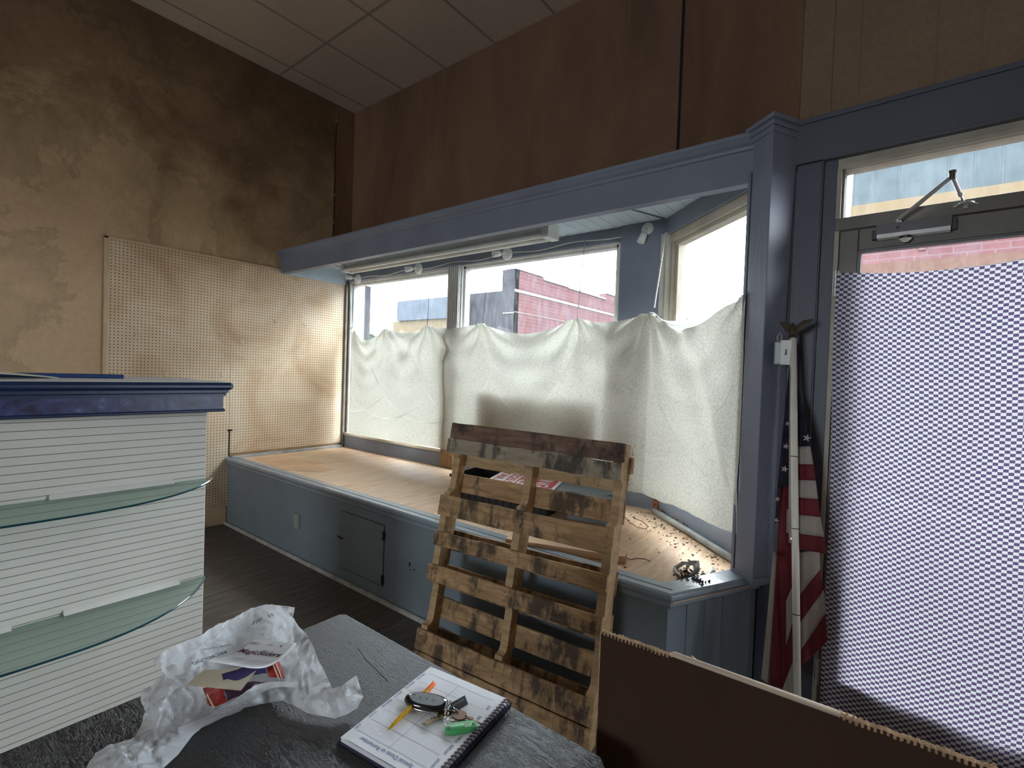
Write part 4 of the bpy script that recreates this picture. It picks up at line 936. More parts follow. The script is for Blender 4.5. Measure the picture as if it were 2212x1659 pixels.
for (ya_, xa_, yb_, xb_, c_) in ((760, 1712, 830, 1722, NV_), (830, 1722, 900, 1738, NV_), (900, 1738, 964, 1751, NV_), (964, 1751, 1003, 1757, WH), (1003, 1757, 1038, 1762, RD), (1038, 1762, 1078, 1767, WH), (1078, 1767, 1117, 1772, RD), (1117, 1772, 1160, 1780, WH), (1160, 1780, 1196, 1785, RD)):
    sl = lambda y: y + (1 if y < 1000 else (y - 1000) * -.06)
    patch((xl, sl(ya_)), (xa_, ya_), (xl, sl(yb_)), (xb_, yb_), c_, .012)
rows = [((1718, 1195), (1770, 1188)), ((1716, 1300), (1772, 1229)), ((1716, 1362), (1779, 1274)), ((1716, 1425), (1784, 1324)), ((1722, 1450), (1787, 1385))]
for (a, b), c_ in zip(zip(rows[:-1], rows[1:]), (WH, RD, WH, RD)): patch(a[0], a[1], b[0], b[1], c_, .045)
# left, shaded half
for a, b, c, d, m_, dz in (((1706, 780), (1714, 780), (1690, 940), (1714, 940), NV_, .06), ((1690, 940), (1714, 940), (1680, 1050), (1714, 1050), NV_, .055), ((1686, 1045), (1716, 1045), (1678, 1200), (1716, 1200), RD, .07),
                          ((1680, 1050), (1688, 1050), (1674, 1130), (1680, 1130), NV_, .045), ((1678, 1200), (1698, 1200), (1662, 1478), (1698, 1489), RD, .05), ((1671, 1190), (1679, 1200), (1644, 1466), (1659, 1476), WH, .055), ((1696, 1180), (1716, 1180), (1696, 1300), (1716, 1260), RD, .04),
                          ((1698, 1298), (1716, 1255), (1698, 1395), (1716, 1330), WH, .035), ((1696, 1395), (1716, 1330), (1694, 1484), (1716, 1420), RD, .04), ((1692, 1484), (1716, 1420), (1690, 1500), (1718, 1500), WH, .035), ((1712, 1440), (1724, 1430), (1712, 1502), (1730, 1500), WH, .03)):
    patch(a, b, c, d, m_, dz, 6, 8)
mb.build('cloth', ['flag_red', 'flag_white', 'flag_navy'], fg, smooth=True, solid=.0015)
mb = MB(); patch((1706, 800), (1715, 770), (1703, 1150), (1714, 1150), 0, -.001, 3, 8)
patch((1700, 1100), (1708, 1100), (1699, 1150), (1708, 1152), 0, -.004, 2, 2); patch((1704, 1150), (1716, 1150), (1704, 1172), (1716, 1172), 0, -.004, 2, 2)
mb.build('hoist_sleeve', 'flag_white', fg, solid=.001)
mb = MB()
def star(px, py, r_, d):
    c = fp(px, py, d); vs = [c + Vector((math.sin(math.pi * k / 5 + .2) * (r_ if k % 2 == 0 else r_ * .4), 0, math.cos(math.pi * k / 5 + .2) * (r_ if k % 2 == 0 else r_ * .4))) for k in range(10)] + [c]
    MB().add(vs, [(k, (k + 1) % 10, 10) for k in range(10)]).build('star', 'flag_white', fg, solid=.0008)
for a in ((1743, 946, .017, -.012), (1698, 964, .014, .028), (1695, 1013, .016, .028), (1679, 1078, .012, .02), (1677, 1124, .012, .022), (1701, 915, .010, .03)): star(*a)
mb = MB(); q = fp(1709, 1166, -.008); mb.lathe(q, (0, -1, 0), [(0, .008), (.002, .008), (.003, .004)], 14); mb.build('grommet', 'brass', fg)

# ================================================================== COUNTER WITH SLAT PANEL
KX = -2.19
ct = thing('display_counter', (-2.45, .28, 0), 'white slat panel counter with a navy top band and glass shelves at the left', 'counter')
Y0c, Y1c = -.26, .812
MB().box(KX - .02, KX, Y0c, Y1c, 0, 1.31).build('slat_panel', 'slat_panel', ct)
mb = MB(); mb.box(-2.70, KX - .02, Y0c, Y1c - .004, 0, 1.40); mb.box(KX - .018, KX - .004, Y1c - .001, Y1c + .004, 0, 1.31); mb.build('body', 'white_laminate', ct)
mb = MB(); mb.box(-2.73, KX + .045, Y0c - .03, .856, 1.310, 1.374); mb.build('marbled_band', 'blue_marble_laminate', ct)
mb = MB()
def trimline(x, ye, z, r_, nm=None):
    mb.tube([(x, Y0c - .05, z), (x, ye, z)], r_, 12); mb.tube([(x, ye, z), (-2.73, ye, z)], r_, 12)
mb.box(-2.74, KX + .052, Y0c - .03, .864, 1.366, 1.376); trimline(KX + .046, .862, 1.384, .010); trimline(KX + .058, .874, 1.406, .0155); mb.box(-2.74, KX + .056, Y0c - .03, .872, 1.380, 1.4205); trimline(KX + .048, .858, 1.309, .006)
mb.build('crown_moulding', 'navy_trim', ct, smooth=False)
mb = MB(); mb.box(-2.73, KX + .052, Y0c - .03, .87, 1.4205, 1.4225); mb.build('counter_top', 'white_laminate', ct)
def shelf(z, y0, y1, bulge, nm):
    n = 40; pts = []
    for i in range(n + 1):
        y = y0 + (y1 - y0) * i / n; t_ = (2 * i / n - 1); pts.append((KX + .006 + bulge * (1 - abs(t_) ** 2.6) ** .85, y))
    pts = [(KX + .001, y0)] + pts + [(KX + .001, y1)]
    sh = MB().prism(pts, z - .006, z).build('glass_shelf', 'shelf_glass', ct)
    rail_pts = [Vector((a, b, z - .003)) for a, b in pts[1:-1]]
    m = MB(); m.tube(rail_pts, .0036, 6); m.build('polished_edge', 'shelf_glass_edge', sh); return sh
s1 = shelf(1.030, -.235, .835, .268, ''); s2 = shelf(.630, -.235, .815, .300, '')
for sh, z, spans in ((s1, 1.030, ((.345, .700), (-.12, .225))), (s2, .630, ((.385, .725), (-.10, .26)))):
    for y0, y1 in spans: MB().hexa([(KX, y0, z), (KX + .020, y0, z), (KX + .020, y1, z), (KX, y1, z)], [(KX, y0, z + .016), (KX + .006, y0, z + .014), (KX + .006, y1, z + .014), (KX, y1, z + .016)]).build('shelf_grip', 'white_bracket', ct)
sl = thing('trim_board', (-2.6, .2, 1.4225), 'blue edged board lying on the counter top behind the papers', 'board')
mb = MB(); a0, a1 = onz(267, 818, 1.4225), Vector((-2.56, -.10, 1.4225)); d_ = (a1 - a0); n_ = Vector((-.14, .0, 0))
a0 = Vector((a0.x, a0.y, 1.4225)); mb.obox(a0, d_, n_, (0, 0, .014)); mb.tube([a0 + Vector((0, 0, .008)), a0 + d_ + Vector((0, 0, .008))], .0085, 10); mb.build('rounded_edge', 'royal_blue_trim', sl)
mb = MB(); p0, p1, p2, p3 = onz(127, 817, 1.424), onz(-40, 820, 1.424), onz(-60, 813, 1.424), onz(60, 812, 1.424)
def pap(u, v): q = p0.lerp(p1, u).lerp(p3.lerp(p2, u), v); return Vector((q.x, q.y, 1.426 + .020 * u + .006 * v))
mb.grid(pap, 8, 4); tag(mb.build('paper_sheet', 'cream_paper', solid=.0015), 'cream paper sheets lying on the counter top corner', 'paper')

# ================================================================== TABLE
ZT = .85
tb = thing('black_table', (-.75, .35, 0), 'black wood grain vinyl topped table in the foreground', 'table')
TX0, TX1, TY0, TY1 = -1.130, -.350, -.62, .762
mb = MB(); cc = .012
mb.prism([(TX0 + cc, TY0), (TX1 - cc, TY0), (TX1, TY0 + cc), (TX1, TY1 - cc * 1.6), (TX1 - cc * 1.6, TY1), (TX0 + cc, TY1 - .004), (TX0, TY1 - cc - .004), (TX0, TY0 + cc)], ZT - .028, ZT)
mb.build('table_top', 'black_vinyl_top', tb, bevel=.004)
for x in (TX0 + .04, TX1 - .08):
    for y in (TY0 + .05, TY1 - .10): MB().box(x, x + .045, y, y + .045, 0, ZT - .028).build('leg', 'black_edge', tb, bevel=.003)
MB().box(TX0 + .05, TX1 - .05, TY0 + .06, TY1 - .07, ZT - .10, ZT - .028).build('apron', 'black_edge', tb)

for pts in (((773, 1400), (790, 1425), (815, 1448), (838, 1472)), ((722, 1322), (727, 1331)), ((884, 1500), (893, 1512), (898, 1530))):
    MB().tube([onz(x, y, ZT + .0001) for x, y in pts], .0005, 5).build('vinyl_crack', 'dark_gap', tb)
# planner
PZ = ZT + .012
A0 = onz(735, 1590, PZ); B0 = onz(930, 1440, PZ); e1 = (B0 - A0).normalized(); e2 = Vector((e1.y, -e1.x, 0)); PL, PW = .2415, .200
pn_ = thing('spiral_planner', A0 + e1 * PL / 2 + e2 * PW / 2 - Vector((0, 0, .012)), 'open spiral bound planner with a navy cover on the black table', 'notebook')
def pg_(a, b, z=0.0): return A0 + e2 * a + e1 * b + Vector((0, 0, z))
mb = MB(); mb.obox(pg_(-.004, -.004, -.012), e2 * (PW + .004), e1 * (PL + .008), (0, 0, .0022)); mb.build('cover', 'navy_cover', pn_, bevel=.001)
def page(u, v):
    a, b = u * (PW - .006), v * PL; return pg_(a, b, .0012 * math.sin(u * 2.6) - .0025 * max(0, 1 - u * 8) * (1 - v) + .001 * noise.noise(Vector((a * 20, b * 20, 0))))
mb = MB(); mb.obox(pg_(.001, .001, -.0098), e2 * (PW - .009), e1 * (PL - .002), (0, 0, .0080)); mb.build('page_block', 'paper_white', pn_)
mb = MB(); mb.grid(page, 24, 24); mb.build('top_page', 'paper_white', pn_, smooth=True)
def lay(q): 
    d = q - A0; a, b = d.dot(e2), d.dot(e1); r_ = page(min(1, max(0, a / (PW - .006))), min(1, max(0, b / PL))); return Vector((q.x, q.y, r_.z + .0006))
def rule(m, a0, b0, a1, b1, w_):
    n = 12; s = Vector((a1 - a0, b1 - b0)); s.normalize(); nx, ny = -s.y * w_ / 2, s.x * w_ / 2; vs = []
    for i in range(n + 1):
        a, b = a0 + (a1 - a0) * i / n, b0 + (b1 - b0) * i / n; vs += [lay(pg_(a + nx, b + ny)), lay(pg_(a - nx, b - ny))]
    m.add(vs, [(2 * i, 2 * i + 1, 2 * i + 3, 2 * i + 2) for i in range(n)])
mb = MB(); RH = .0325; R0 = .026
for k in range(7): rule(mb, .0125, R0 + k * RH, .172, R0 + k * RH, .0008)
rule(mb, .090, R0 - .004, .090, R0 + 6 * RH, .0008)
mb.build('ruling', 'ink_grey', pn_)
mb = MB()
for k in range(6):
    for j in range(1, 6): rule(mb, .012, R0 + k * RH + j * RH / 6, .085, R0 + k * RH + j * RH / 6, .00035); rule(mb, .094, R0 + k * RH + j * RH / 6, .168, R0 + k * RH + j * RH / 6, .00035)
mb.build('faint_ruling', 'ink_faint', pn_)
MON = ['JULY', 'AUGUST', 'SEPTEMBER', 'OCTOBER', 'NOVEMBER', 'DECEMBER']; MON2 = ['JANUARY', 'FEBRUARY', 'MARCH', 'APRIL', 'MAY', 'JUNE']
for k in range(6):
    ft = {4: .013, 6: .019, 9: .027, 7: .022, 8: .026}[len(MON[k])]
    letters(MON[k], pg_(.0088, R0 + k * RH + .002), e1, -e2, .0085, 'ink_blue', 'month_label', pn_, fit=ft, conform=lay, lift=0)
    ft = {3: .011, 4: .013, 5: .016, 7: .022, 8: .025}[len(MON2[k])]
    letters(MON2[k], pg_(.1735, R0 + k * RH + .004 + ft), -e1, e2, .0085, 'ink_blue', 'month_label', pn_, fit=ft, conform=lay, lift=0)
letters('Special Dates to Remember', pg_(.150, .0185), -e2, -e1, .0115, 'ink_blue', 'page_title', pn_, fit=.118, conform=lay, lift=0)
mb = MB(); mh = MB()
nr = 27
for k in range(nr):
    b = .006 + k * (PL - .012) / (nr - 1)
    for off in (-.0012, .0012):
        pts = []
        for j in range(13):
            an = math.radians(-150 + j * 27.5); pts.append(pg_(PW - .0045 + math.cos(an) * -.0065 + .002, b + off, -.005 + math.sin(an) * -.0 + .0085 * math.sin(math.radians(180 * j / 12)) ))
        cx = PW - .0035
        pts = [pg_(cx + .0078 * math.cos(t_), b + off, -.0045 + .0082 * math.sin(t_)) for t_ in [math.radians(150 - j * 25) for j in range(13)]]
        mb.tube(pts, .00062, 5)
    mh.obox(pg_(PW - .0118, b - .0022, .0016), e2 * .0042, e1 * .0044, (0, 0, .0004))
mb.build('wire_coil', 'coil_black', pn_).__setitem__('kind', 'stuff'); mh.build('punched_hole', 'ink_plum', pn_).__setitem__('kind', 'stuff')
mb = MB(); mb.tube([pg_(PW + .003, 0, -.0035), pg_(PW + .003, PL, -.0035)], .0016, 6); mb.build('coil_spine', 'coil_black', pn_)

# pen
pz = PZ + .006
t0, t1 = onz(836, 1583, PZ + .002), onz(938, 1480, PZ + .006); pd = (t1 - t0).normalized(); Lp = (t1 - t0).length
pe = thing('ballpoint_pen', t0.lerp(t1, .5) - Vector((0, 0, .004)), 'yellow ballpoint pen with an orange end lying on the planner', 'pen')
ts = t0 + Vector((0, 0, .0035))
MB().lathe(ts, pd, [(0, .0004), (.004, .0011)], 12).build('tip', 'pen_nib', pe, smooth=True)
MB().lathe(ts, pd, [(.004, .0016), (.022, .0036), (.035, .0042), (Lp - .022, .0044), (Lp - .020, .0046)], 16).build('barrel', 'yellow_barrel', pe, smooth=True)
mb = MB(); mb.lathe(ts, pd, [(Lp - .020, .0048), (Lp - .006, .0048), (Lp, .0036)], 16); mb.obox(ts + pd * (Lp - .045) + Vector((-.0012, 0, .0050)), pd * .043, (.0024, 0, 0), (0, 0, .0014)); mb.build('push_end', 'orange_cap', pe, smooth=False)

# keys
ky = thing('car_keys', onz(960, 1545, PZ), 'bunch of keys with black car fob and green tag on the planner', 'keys')
f0, f1 = onz(878, 1497, PZ + .016), onz(969, 1515, PZ + .016); fd = (f1 - f0); fd.z = 0; FL = fd.length * 1.02; fd.normalize(); fs = Vector((fd.y, -fd.x, 0))   # fs: towards the camera
fc = f0.lerp(f1, .5) + fs * .004; fc.z = PZ + .009
def egg(n=36, k=1.0, w0=.0205, L=FL):
    out = []
    for i in range(n):
        a = 2 * math.pi * i / n; c_, s_ = math.cos(a), math.sin(a); x = (abs(c_) ** (2 / 3.0)) * (1 if c_ > 0 else -1) * L / 2 * k; y = (abs(s_) ** (2 / 2.4)) * (1 if s_ > 0 else -1) * w0 * k
        y *= 1.0 - .22 * max(0, -c_) ** 1.5; out.append((x, y))
    return out
def eggring(k, z, L=FL): return [fc + fd * a + fs * b + Vector((0, 0, z)) for a, b in egg(k=k, L=L)]
MB().loft([eggring(.90, -.0085), eggring(.98, -.006), eggring(1.0, -.002)]).build('fob_underside', 'chrome', ky, smooth=True).__setitem__('label', 'chrome and grey underside of the fob')
fobm = MB().loft([eggring(1.0, -.002), eggring(1.0, .001), eggring(.96, .0045), eggring(.88, .0062)]).build('key_fob', 'fob_black', ky, smooth=True)
fobm['label'] = 'glossy black car key fob'
def panel(k, z): return [fc + fd * (a * .98 + .001) + fs * (b * .98) + Vector((0, 0, z)) for a, b in egg(k=k)]
MB().loft([panel(.80, .0058), panel(.78, .0066)]).build('button_panel', 'fob_keys', fobm, smooth=False)
mb = MB()
for x in (-.020, -.006, .008, .021): q = fc + fd * x + Vector((0, 0, .0067)); mb.obox(q - fs * .012, fd * .0006, fs * .024, (0, 0, .0003))
mb.tube([fc + fd * (-.028 + .0050 * math.cos(a)) + fs * (.0060 * math.sin(a)) + Vector((0, 0, .0068)) for a in [k * .5236 for k in range(12)]], .0005, 4, closed=True)
for x in (-.013, .001, .0145): mb.tube([fc + fd * (x + .0026 * math.cos(a)) + fs * (.0026 * math.sin(a)) + Vector((0, 0, .0068)) for a in [k * .7854 for k in range(8)]], .0005, 4, closed=True)
mb.build('button_legend', 'fob_legend', fobm)
mb = MB(); mb.obox(fc + fd * (FL / 2 - .004) - fs * .013 - Vector((0, 0, .007)), fd * .009, fs * .026, (0, 0, .011)); mb.build('chrome_end', 'chrome', ky, bevel=.002)
def outline_key(o, d, L, bow, name, mat, tilt=0):
    d = Vector((d.x, d.y, 0)).normalized(); s_ = Vector((d.y, -d.x, 0)); u_ = Vector((0, 0, 1))
    m = MB(); n = 20
    outer = [o + d * (bow * math.cos(a)) + s_ * (bow * .86 * math.sin(a)) for a in [2 * math.pi * k / n for k in range(n)]]
    inner = [o - d * (bow * .45) + d * (bow * .30 * math.cos(a)) + s_ * (bow * .30 * math.sin(a)) for a in [2 * math.pi * k / n for k in range(n)]]
    t2 = .0022; vs = outer + inner + [q + u_ * t2 for q in outer] + [q + u_ * t2 for q in inner]; fs_ = []
    for k in range(n):
        j = (k + 1) % n; fs_ += [(k, j, n + j, n + k), (2 * n + k, 2 * n + j, 3 * n + j, 3 * n + k), (k, j, 2 * n + j, 2 * n + k), (n + k, n + j, 3 * n + j, 3 * n + k)]
    m.add(vs, fs_)
    m.obox(o + d * bow * .8 - s_ * .004, d * (L - bow * 1.8), s_ * .0055, u_ * t2)
    for k in range(6): m.obox(o + d * (bow * 1.5 + k * .0045) + s_ * .001, d * .0028, s_ * (.0030 + .0012 * (k % 2)), u_ * t2)
    return m.build(name, mat, ky)
k1 = onz(957, 1545, PZ + .004); k1b = onz(910, 1571, PZ + .004)
outline_key(Vector((k1.x, k1.y, PZ + .005)), k1b - k1, (k1b - k1).length + .004, .011, 'key', 'brass')['label'] = 'brass key pointing left'
k2 = onz(992, 1546, PZ + .004); k2b = onz(1034, 1560, PZ + .004)
outline_key(Vector((k2.x, k2.y, PZ + .004)), k2b - k2, (k2b - k2).length + .002, .0145, 'key', 'bronze_key')['label'] = 'dark bronze key with a pierced bow'
g0, g1 = onz(972, 1576, PZ + .006), onz(1020, 1568, PZ + .006); gd = (g1 - g0).normalized(); gn = Vector((gd.y, -gd.x, 0)); GL = .058; gc = g0.lerp(g1, .5)
def gtag(k, z):
    n = 28; out = []
    for i in range(n):
        a = 2 * math.pi * i / n; c_, s_ = math.cos(a), math.sin(a); out.append(gc + gd * ((abs(c_) ** .55) * (1 if c_ > 0 else -1) * GL / 2 * k) + gn * ((abs(s_) ** .7) * (1 if s_ > 0 else -1) * .0115 * k) + Vector((0, 0, z)))
    return out
MB().loft([gtag(.95, -.003), gtag(1, -.001), gtag(1, .002), gtag(.94, .0035)]).build('green_tag', 'green_plastic', ky, smooth=True)
mb = MB(); mb.obox(gc + gd * .006 - gn * .007 + Vector((0, 0, .0036)), gd * .010, gn * .013, (0, 0, .0004)); mb.build('tag_window', 'lime_label', ky)
for x in (-.022, .022): MB().lathe(gc + gd * x + Vector((0, 0, .0034)), (0, 0, 1), [(0, .0030), (.0006, .0028)], 10).build('tag_eyelet', 'ink_plum', ky)
bt0, bt1 = onz(968, 1536, PZ + .008), onz(1009, 1512, PZ + .008); bd_ = (bt1 - bt0).normalized(); BL = (bt1 - bt0).length
bn = Vector((bd_.y, -bd_.x, 0)); bup = (Vector((0, 0, 1)) * .75 - bn * .66).normalized()
bo = Vector((bt0.x, bt0.y, PZ + .001)) + bn * .004
MB().obox(bo, bd_ * BL, bup * .017, bn.cross(bd_) * 0 + (bup.cross(bd_)) * .0018).build('black_tag', 'tag_black', ky)
MB().obox(bo + bup * .017, bd_ * BL, bup * .0012, (bup.cross(bd_)) * .0022).build('tag_edge', 'chrome', ky)
letters('WWW.AUTO', bo + bup * .010 + bd_ * BL * .12 - bup.cross(bd_) * .0002, bd_, bup, .005, 'fob_legend', 'tag_lettering', ky, fit=BL * .75, lift=.0022)
def ring(c, nrm_, r_, w_, name):
    nrm_ = Vector(nrm_).normalized(); u_ = nrm_.orthogonal().normalized(); v_ = nrm_.cross(u_)
    return MB().tube([c + (u_ * math.cos(a) + v_ * math.sin(a)) * r_ for a in [2 * math.pi * k / 24 for k in range(24)]], w_, 6, closed=True).build(name, 'chrome', ky, smooth=True)
rc = onz(975, 1545, PZ + .006); ring(rc, (.2, .1, 1), .0125, .0009, 'key_ring'); ring(onz(967, 1560, PZ + .005), (.6, .3, .7), .0095, .0008, 'key_ring'); ring(onz(985, 1530, PZ + .006), (.1, .5, .8), .007, .0008, 'key_ring')

# ------------------------------------------------------------------ carrier bag: control points (px, py, lift above the table), folded sheet
bag_rim = [(637, 1313, .115), (632, 1334, .105), (641, 1350, .10), (661, 1368, .09), (674, 1390, .085), (690, 1430, .065), (706, 1462, .045), (719, 1489, .035), (746, 1474, .045), (770, 1459, .055), (784, 1505, .025), (772, 1530, .008), (750, 1543, .003), (722, 1552, .003), (690, 1546, .004), (662, 1540, .004), (636, 1524, .006), (610, 1514, .008), (580, 1518, .004), (550, 1524, .004), (520, 1530, .004), (490, 1541, .004), (465, 1554, .004), (440, 1565, .004), (415, 1590, .003), (385, 1630, .003), (350, 1662, .003), (310, 1700, .002), (230, 1712, .002), (185, 1690, .002), (188, 1655, .010), (205, 1626, .018), (240, 1606, .022), (278, 1597, .020), (292, 1590, .012), (306, 1562, .012), (312, 1535, .02), (303, 1511, .020), (312, 1490, .030), (332, 1474, .045), (356, 1455, .065), (346, 1441, .068), (331, 1433, .07), (345, 1412, .082), (372, 1398, .088), (400, 1386, .09), (430, 1374, .092), (472, 1346, .10), (505, 1336, .10), (530, 1320, .108), (560, 1308, .115), (600, 1307, .118)]
bag_in = [(590, 1330, .085), (560, 1345, .07), (520, 1365, .06), (480, 1390, .055), (440, 1400, .06), (400, 1415, .06), (380, 1440, .045), (420, 1440, .035), (620, 1370, .075), (650, 1400, .075), (600, 1360, .06), (550, 1390, .030), (500, 1420, .022), (450, 1450, .020), (600, 1420, .022), (560, 1450, .012), (500, 1470, .008), (450, 1500, .006), (640, 1450, .035), (670, 1480, .032), (660, 1430, .060), (690, 1500, .026), (715, 1520, .022), (745, 1500, .045), (750, 1520, .028), (620, 1490, .012), (480, 1520, .004), (520, 1500, .006),
          (370, 1475, .058), (350, 1500, .050), (340, 1530, .042), (335, 1560, .030), (400, 1480, .045), (385, 1520, .030), (370, 1560, .018), (410, 1540, .020), (400, 1500, .036), (430, 1530, .010), (330, 1590, .022), (300, 1612, .034), (260, 1625, .040), (230, 1650, .036), (300, 1650, .030), (350, 1610, .026), (390, 1580, .020), (350, 1640, .016), (270, 1680, .02), (440, 1545, .012), (480, 1535, .018), (540, 1512, .020), (600, 1500, .022), (650, 1500, .022), (320, 1630, .020)]
cpts = bag_rim + bag_in; NB = len(bag_rim)
res = geometry.delaunay_2d_cdt([Vector((a, -b)) for a, b, _ in cpts], [(i, (i + 1) % NB) for i in range(NB)], [], 1, 1e-4)
tv = [onz(cpts[i[0]][0], cpts[i[0]][1], ZT + .002 + cpts[i[0]][2]) for i in res[3]]
tris = [tuple(f) for f in res[2]]
import bmesh
bm = bmesh.new(); bv = [bm.verts.new(q) for q in tv]
for f in tris:
    try: bm.faces.new([bv[i] for i in f])
    except ValueError: pass
bmesh.ops.subdivide_edges(bm, edges=bm.edges[:], cuts=3, use_grid_fill=True)
for _ in range(2): bmesh.ops.smooth_vert(bm, verts=[v for v in bm.verts if not v.is_boundary], factor=.5, use_axis_x=True, use_axis_y=True, use_axis_z=True)
bmesh.ops.triangulate(bm, faces=bm.faces[:])
bmesh.ops.subdivide_edges(bm, edges=bm.edges[:], cuts=2); bmesh.ops.triangulate(bm, faces=bm.faces[:])
bm.normal_update()
for v in bm.verts:
    q = v.co * 24; q2 = v.co * 55
    a = noise.voronoi(q + Vector((noise.noise(q * .6), noise.noise(q * .6 + Vector((9, 1, 2))), 0)))[0]; b = noise.voronoi(q2)[0]
    d = min(.55, a[1] - a[0]) * .017 - .005 + (b[1] - b[0]) * .0055
    k = min(1.0, max(.15, (v.co.z - ZT) / .03)); v.co = v.co + v.normal * d * k * (.55 if v.is_boundary else 1.0)
    if v.co.z < ZT + .001: v.co.z = ZT + .001
me = bpy.data.meshes.new('carrier_bag'); org = Vector((-.85, .5, ZT)); bmesh.ops.translate(bm, verts=bm.verts, vec=-org); bm.to_mesh(me); 
from mathutils.bvhtree import BVHTree
bvh = BVHTree.FromBMesh(bm); bm.free()
me.materials.append(M['bag_plastic'])
for p_ in me.polygons: p_.use_smooth = True
bag = bpy.data.objects.new('carrier_bag', me); C.objects.link(bag); bag.location = org
tag(bag, 'crumpled white plastic carrier bag spread on the black table', 'bag')
def on_bag(q):
    o_ = Vector((0, 0, H)); d = (q - o_).normalized(); h_ = bvh.ray_cast(o_ - org, d)
    return (h_[0] + org - d * .0012) if h_[0] else q
for txt, a, b, up_, sz, ft in (('RECYCLING', (487, 1406), (414, 1432), (.2, -1), .016, None), ('THANK YOU FOR', (500, 1392), (440, 1402), (.2, -1), .008, None)):
    z_ = ZT + .07; o_ = onz(a[0], a[1], z_); e_ = onz(b[0], b[1], z_); ex = (e_ - o_).normalized(); upv = onz(a[0] + 3, a[1] + 20, z_) - o_; ey = (upv - ex * upv.dot(ex)).normalized()
    letters(txt, o_, ex, ey, sz, 'ink_black', 'bag_lettering', bag, fit=(e_ - o_).length, conform=on_bag)
mb = MB()
for k, (x, y, L) in enumerate(((545, 1350, 16), (553, 1346, 18), (560, 1343, 16), (580, 1328, 14), (586, 1325, 16))):
    pts = [on_bag(onz(x + j * .6 * (L / 6) * (.7 if k < 3 else .35), y - j * L / 9 + (0 if k < 3 else j * 2.6), ZT + .08)) for j in range(6)]; mb.tube(pts, .0007, 4)
mb.build('bag_lettering', 'ink_black', bag)

# contents of the bag
def sheet(name, c4, lifts, mat, parent, bend=0.0, n=16, solid=.0006):
    P_ = [onz(a, b, ZT + z_) for (a, b), z_ in zip(c4, lifts)]; m = MB()
    f = lambda u, v: P_[0].lerp(P_[1], u).lerp(P_[3].lerp(P_[2], u), v) + Vector((0, 0, bend * math.sin(math.pi * v)))
    m.grid(f, n, n); return m, f
cdc = [(545, 1380), (641, 1390), (530, 1456), (410, 1436)]
cdp = thing('product_card', onz(530, 1420, ZT + .08), 'white backing card with black lettering on top of the bag', 'card')
m, fcard = sheet('card', cdc, (.118, .110, .092, .100), 'card_white', cdp)
P_ = [onz(a, b, ZT + z_) for (a, b), z_ in zip(cdc, (.110, .104, .098, .100))]
def fcard(u, v): return P_[0].lerp(P_[1], u).lerp(P_[3].lerp(P_[2], u), v) + Vector((0, 0, -.016 * math.sin(math.pi * v) + .012 * v * v))
m = MB(); m.grid(fcard, 14, 20); m.build('card_sheet', 'card_white', cdp, smooth=True, solid=.0007)
def ctext(txt, u0, u1, v, hv, mat, nm='lettering', bold=.0):
    cu = bpy.data.curves.new(nm, 'FONT'); cu.body = txt; cu.size = 1; cu.offset = bold; to = bpy.data.objects.new(nm, cu); C.objects.link(to); bpy.context.view_layer.update()
    me_ = bpy.data.meshes.new_from_object(to.evaluated_get(bpy.context.evaluated_depsgraph_get())); bpy.data.objects.remove(to)
    xs = [q.co.x for q in me_.vertices]; x0, x1 = min(xs), max(xs); m = MB(); sh = .18 if bold else 0
    m.add([fcard(u0 + (u1 - u0) * (q.co.x + sh * q.co.y - x0) / (x1 - x0 + sh), v - q.co.y * hv) + Vector((0, 0, .0010)) for q in me_.vertices], [tuple(p_.vertices) for p_ in me_.polygons]); bpy.data.meshes.remove(me_)
    return m.build(nm, mat, cdp)
ctext('MagicSliders', .06, .95, .30, .135, 'ink_plum', bold=.012); ctext('DISCS', .08, .26, .11, .07, 'ink_black'); ctext('4', .72, .76, .11, .08, 'ink_black')
m = MB()
for k in range(9):
    for (a, b) in ((.06, .42), (.50, .93)):
        vv = .44 + k * .045; vs = []
        for j in range(9): u = a + (b - a - (.05 if k % 3 == 2 else 0)) * j / 8; vs += [fcard(u, vv) + Vector((0, 0, .0009)), fcard(u, vv + .014) + Vector((0, 0, .0009))]
        m.add(vs, [(2 * j, 2 * j + 1, 2 * j + 3, 2 * j + 2) for j in range(8)])
m.build('small_print', 'ink_faint', cdp)
m = MB(); vs = [fcard(.42 + .16 * (k / 7), .10 - .05 * math.sin(math.pi * k / 7)) + Vector((0, 0, .001)) for k in range(8)]; m.add(vs, [tuple(range(8))]); m.build('hang_hole', 'cream_card', cdp)
# cream card and wrappers beneath
P2 = [onz(a, b, ZT + z_) for a, b, z_ in ((440, 1448, .070), (560, 1440, .080), (520, 1492, .050), (402, 1480, .052))]
m = MB(); m.grid(lambda u, v: P2[0].lerp(P2[1], u).lerp(P2[3].lerp(P2[2], u), v), 6, 6); tag(m.build('cardboard_insert', 'cream_card', solid=.001), 'cream cardboard insert sticking out under the white card', 'card')
WR = []
def wrap(name, c4, mat, lb, amp=.006):
    P3 = [onz(a, b, ZT + z_) for a, b, z_ in c4]; m = MB()
    def f(u, v):
        q = P3[0].lerp(P3[1], u).lerp(P3[3].lerp(P3[2], u), v); return q + Vector((0, 0, amp * (1 + noise.noise(q * 70)) + .012 * math.sin(math.pi * u) * math.sin(math.pi * v)))
    m.grid(f, 18, 18); WR.append(tag(m.build(name, mat, smooth=True, solid=.001), lb, 'packet')); return WR[-1]
wrap('snack_wrapper', ((438, 1492, .028), (520, 1490, .040), (500, 1520, .026), (452, 1534, .024)), 'red_wrapper', 'red wrapper at the left in the open bag mouth')
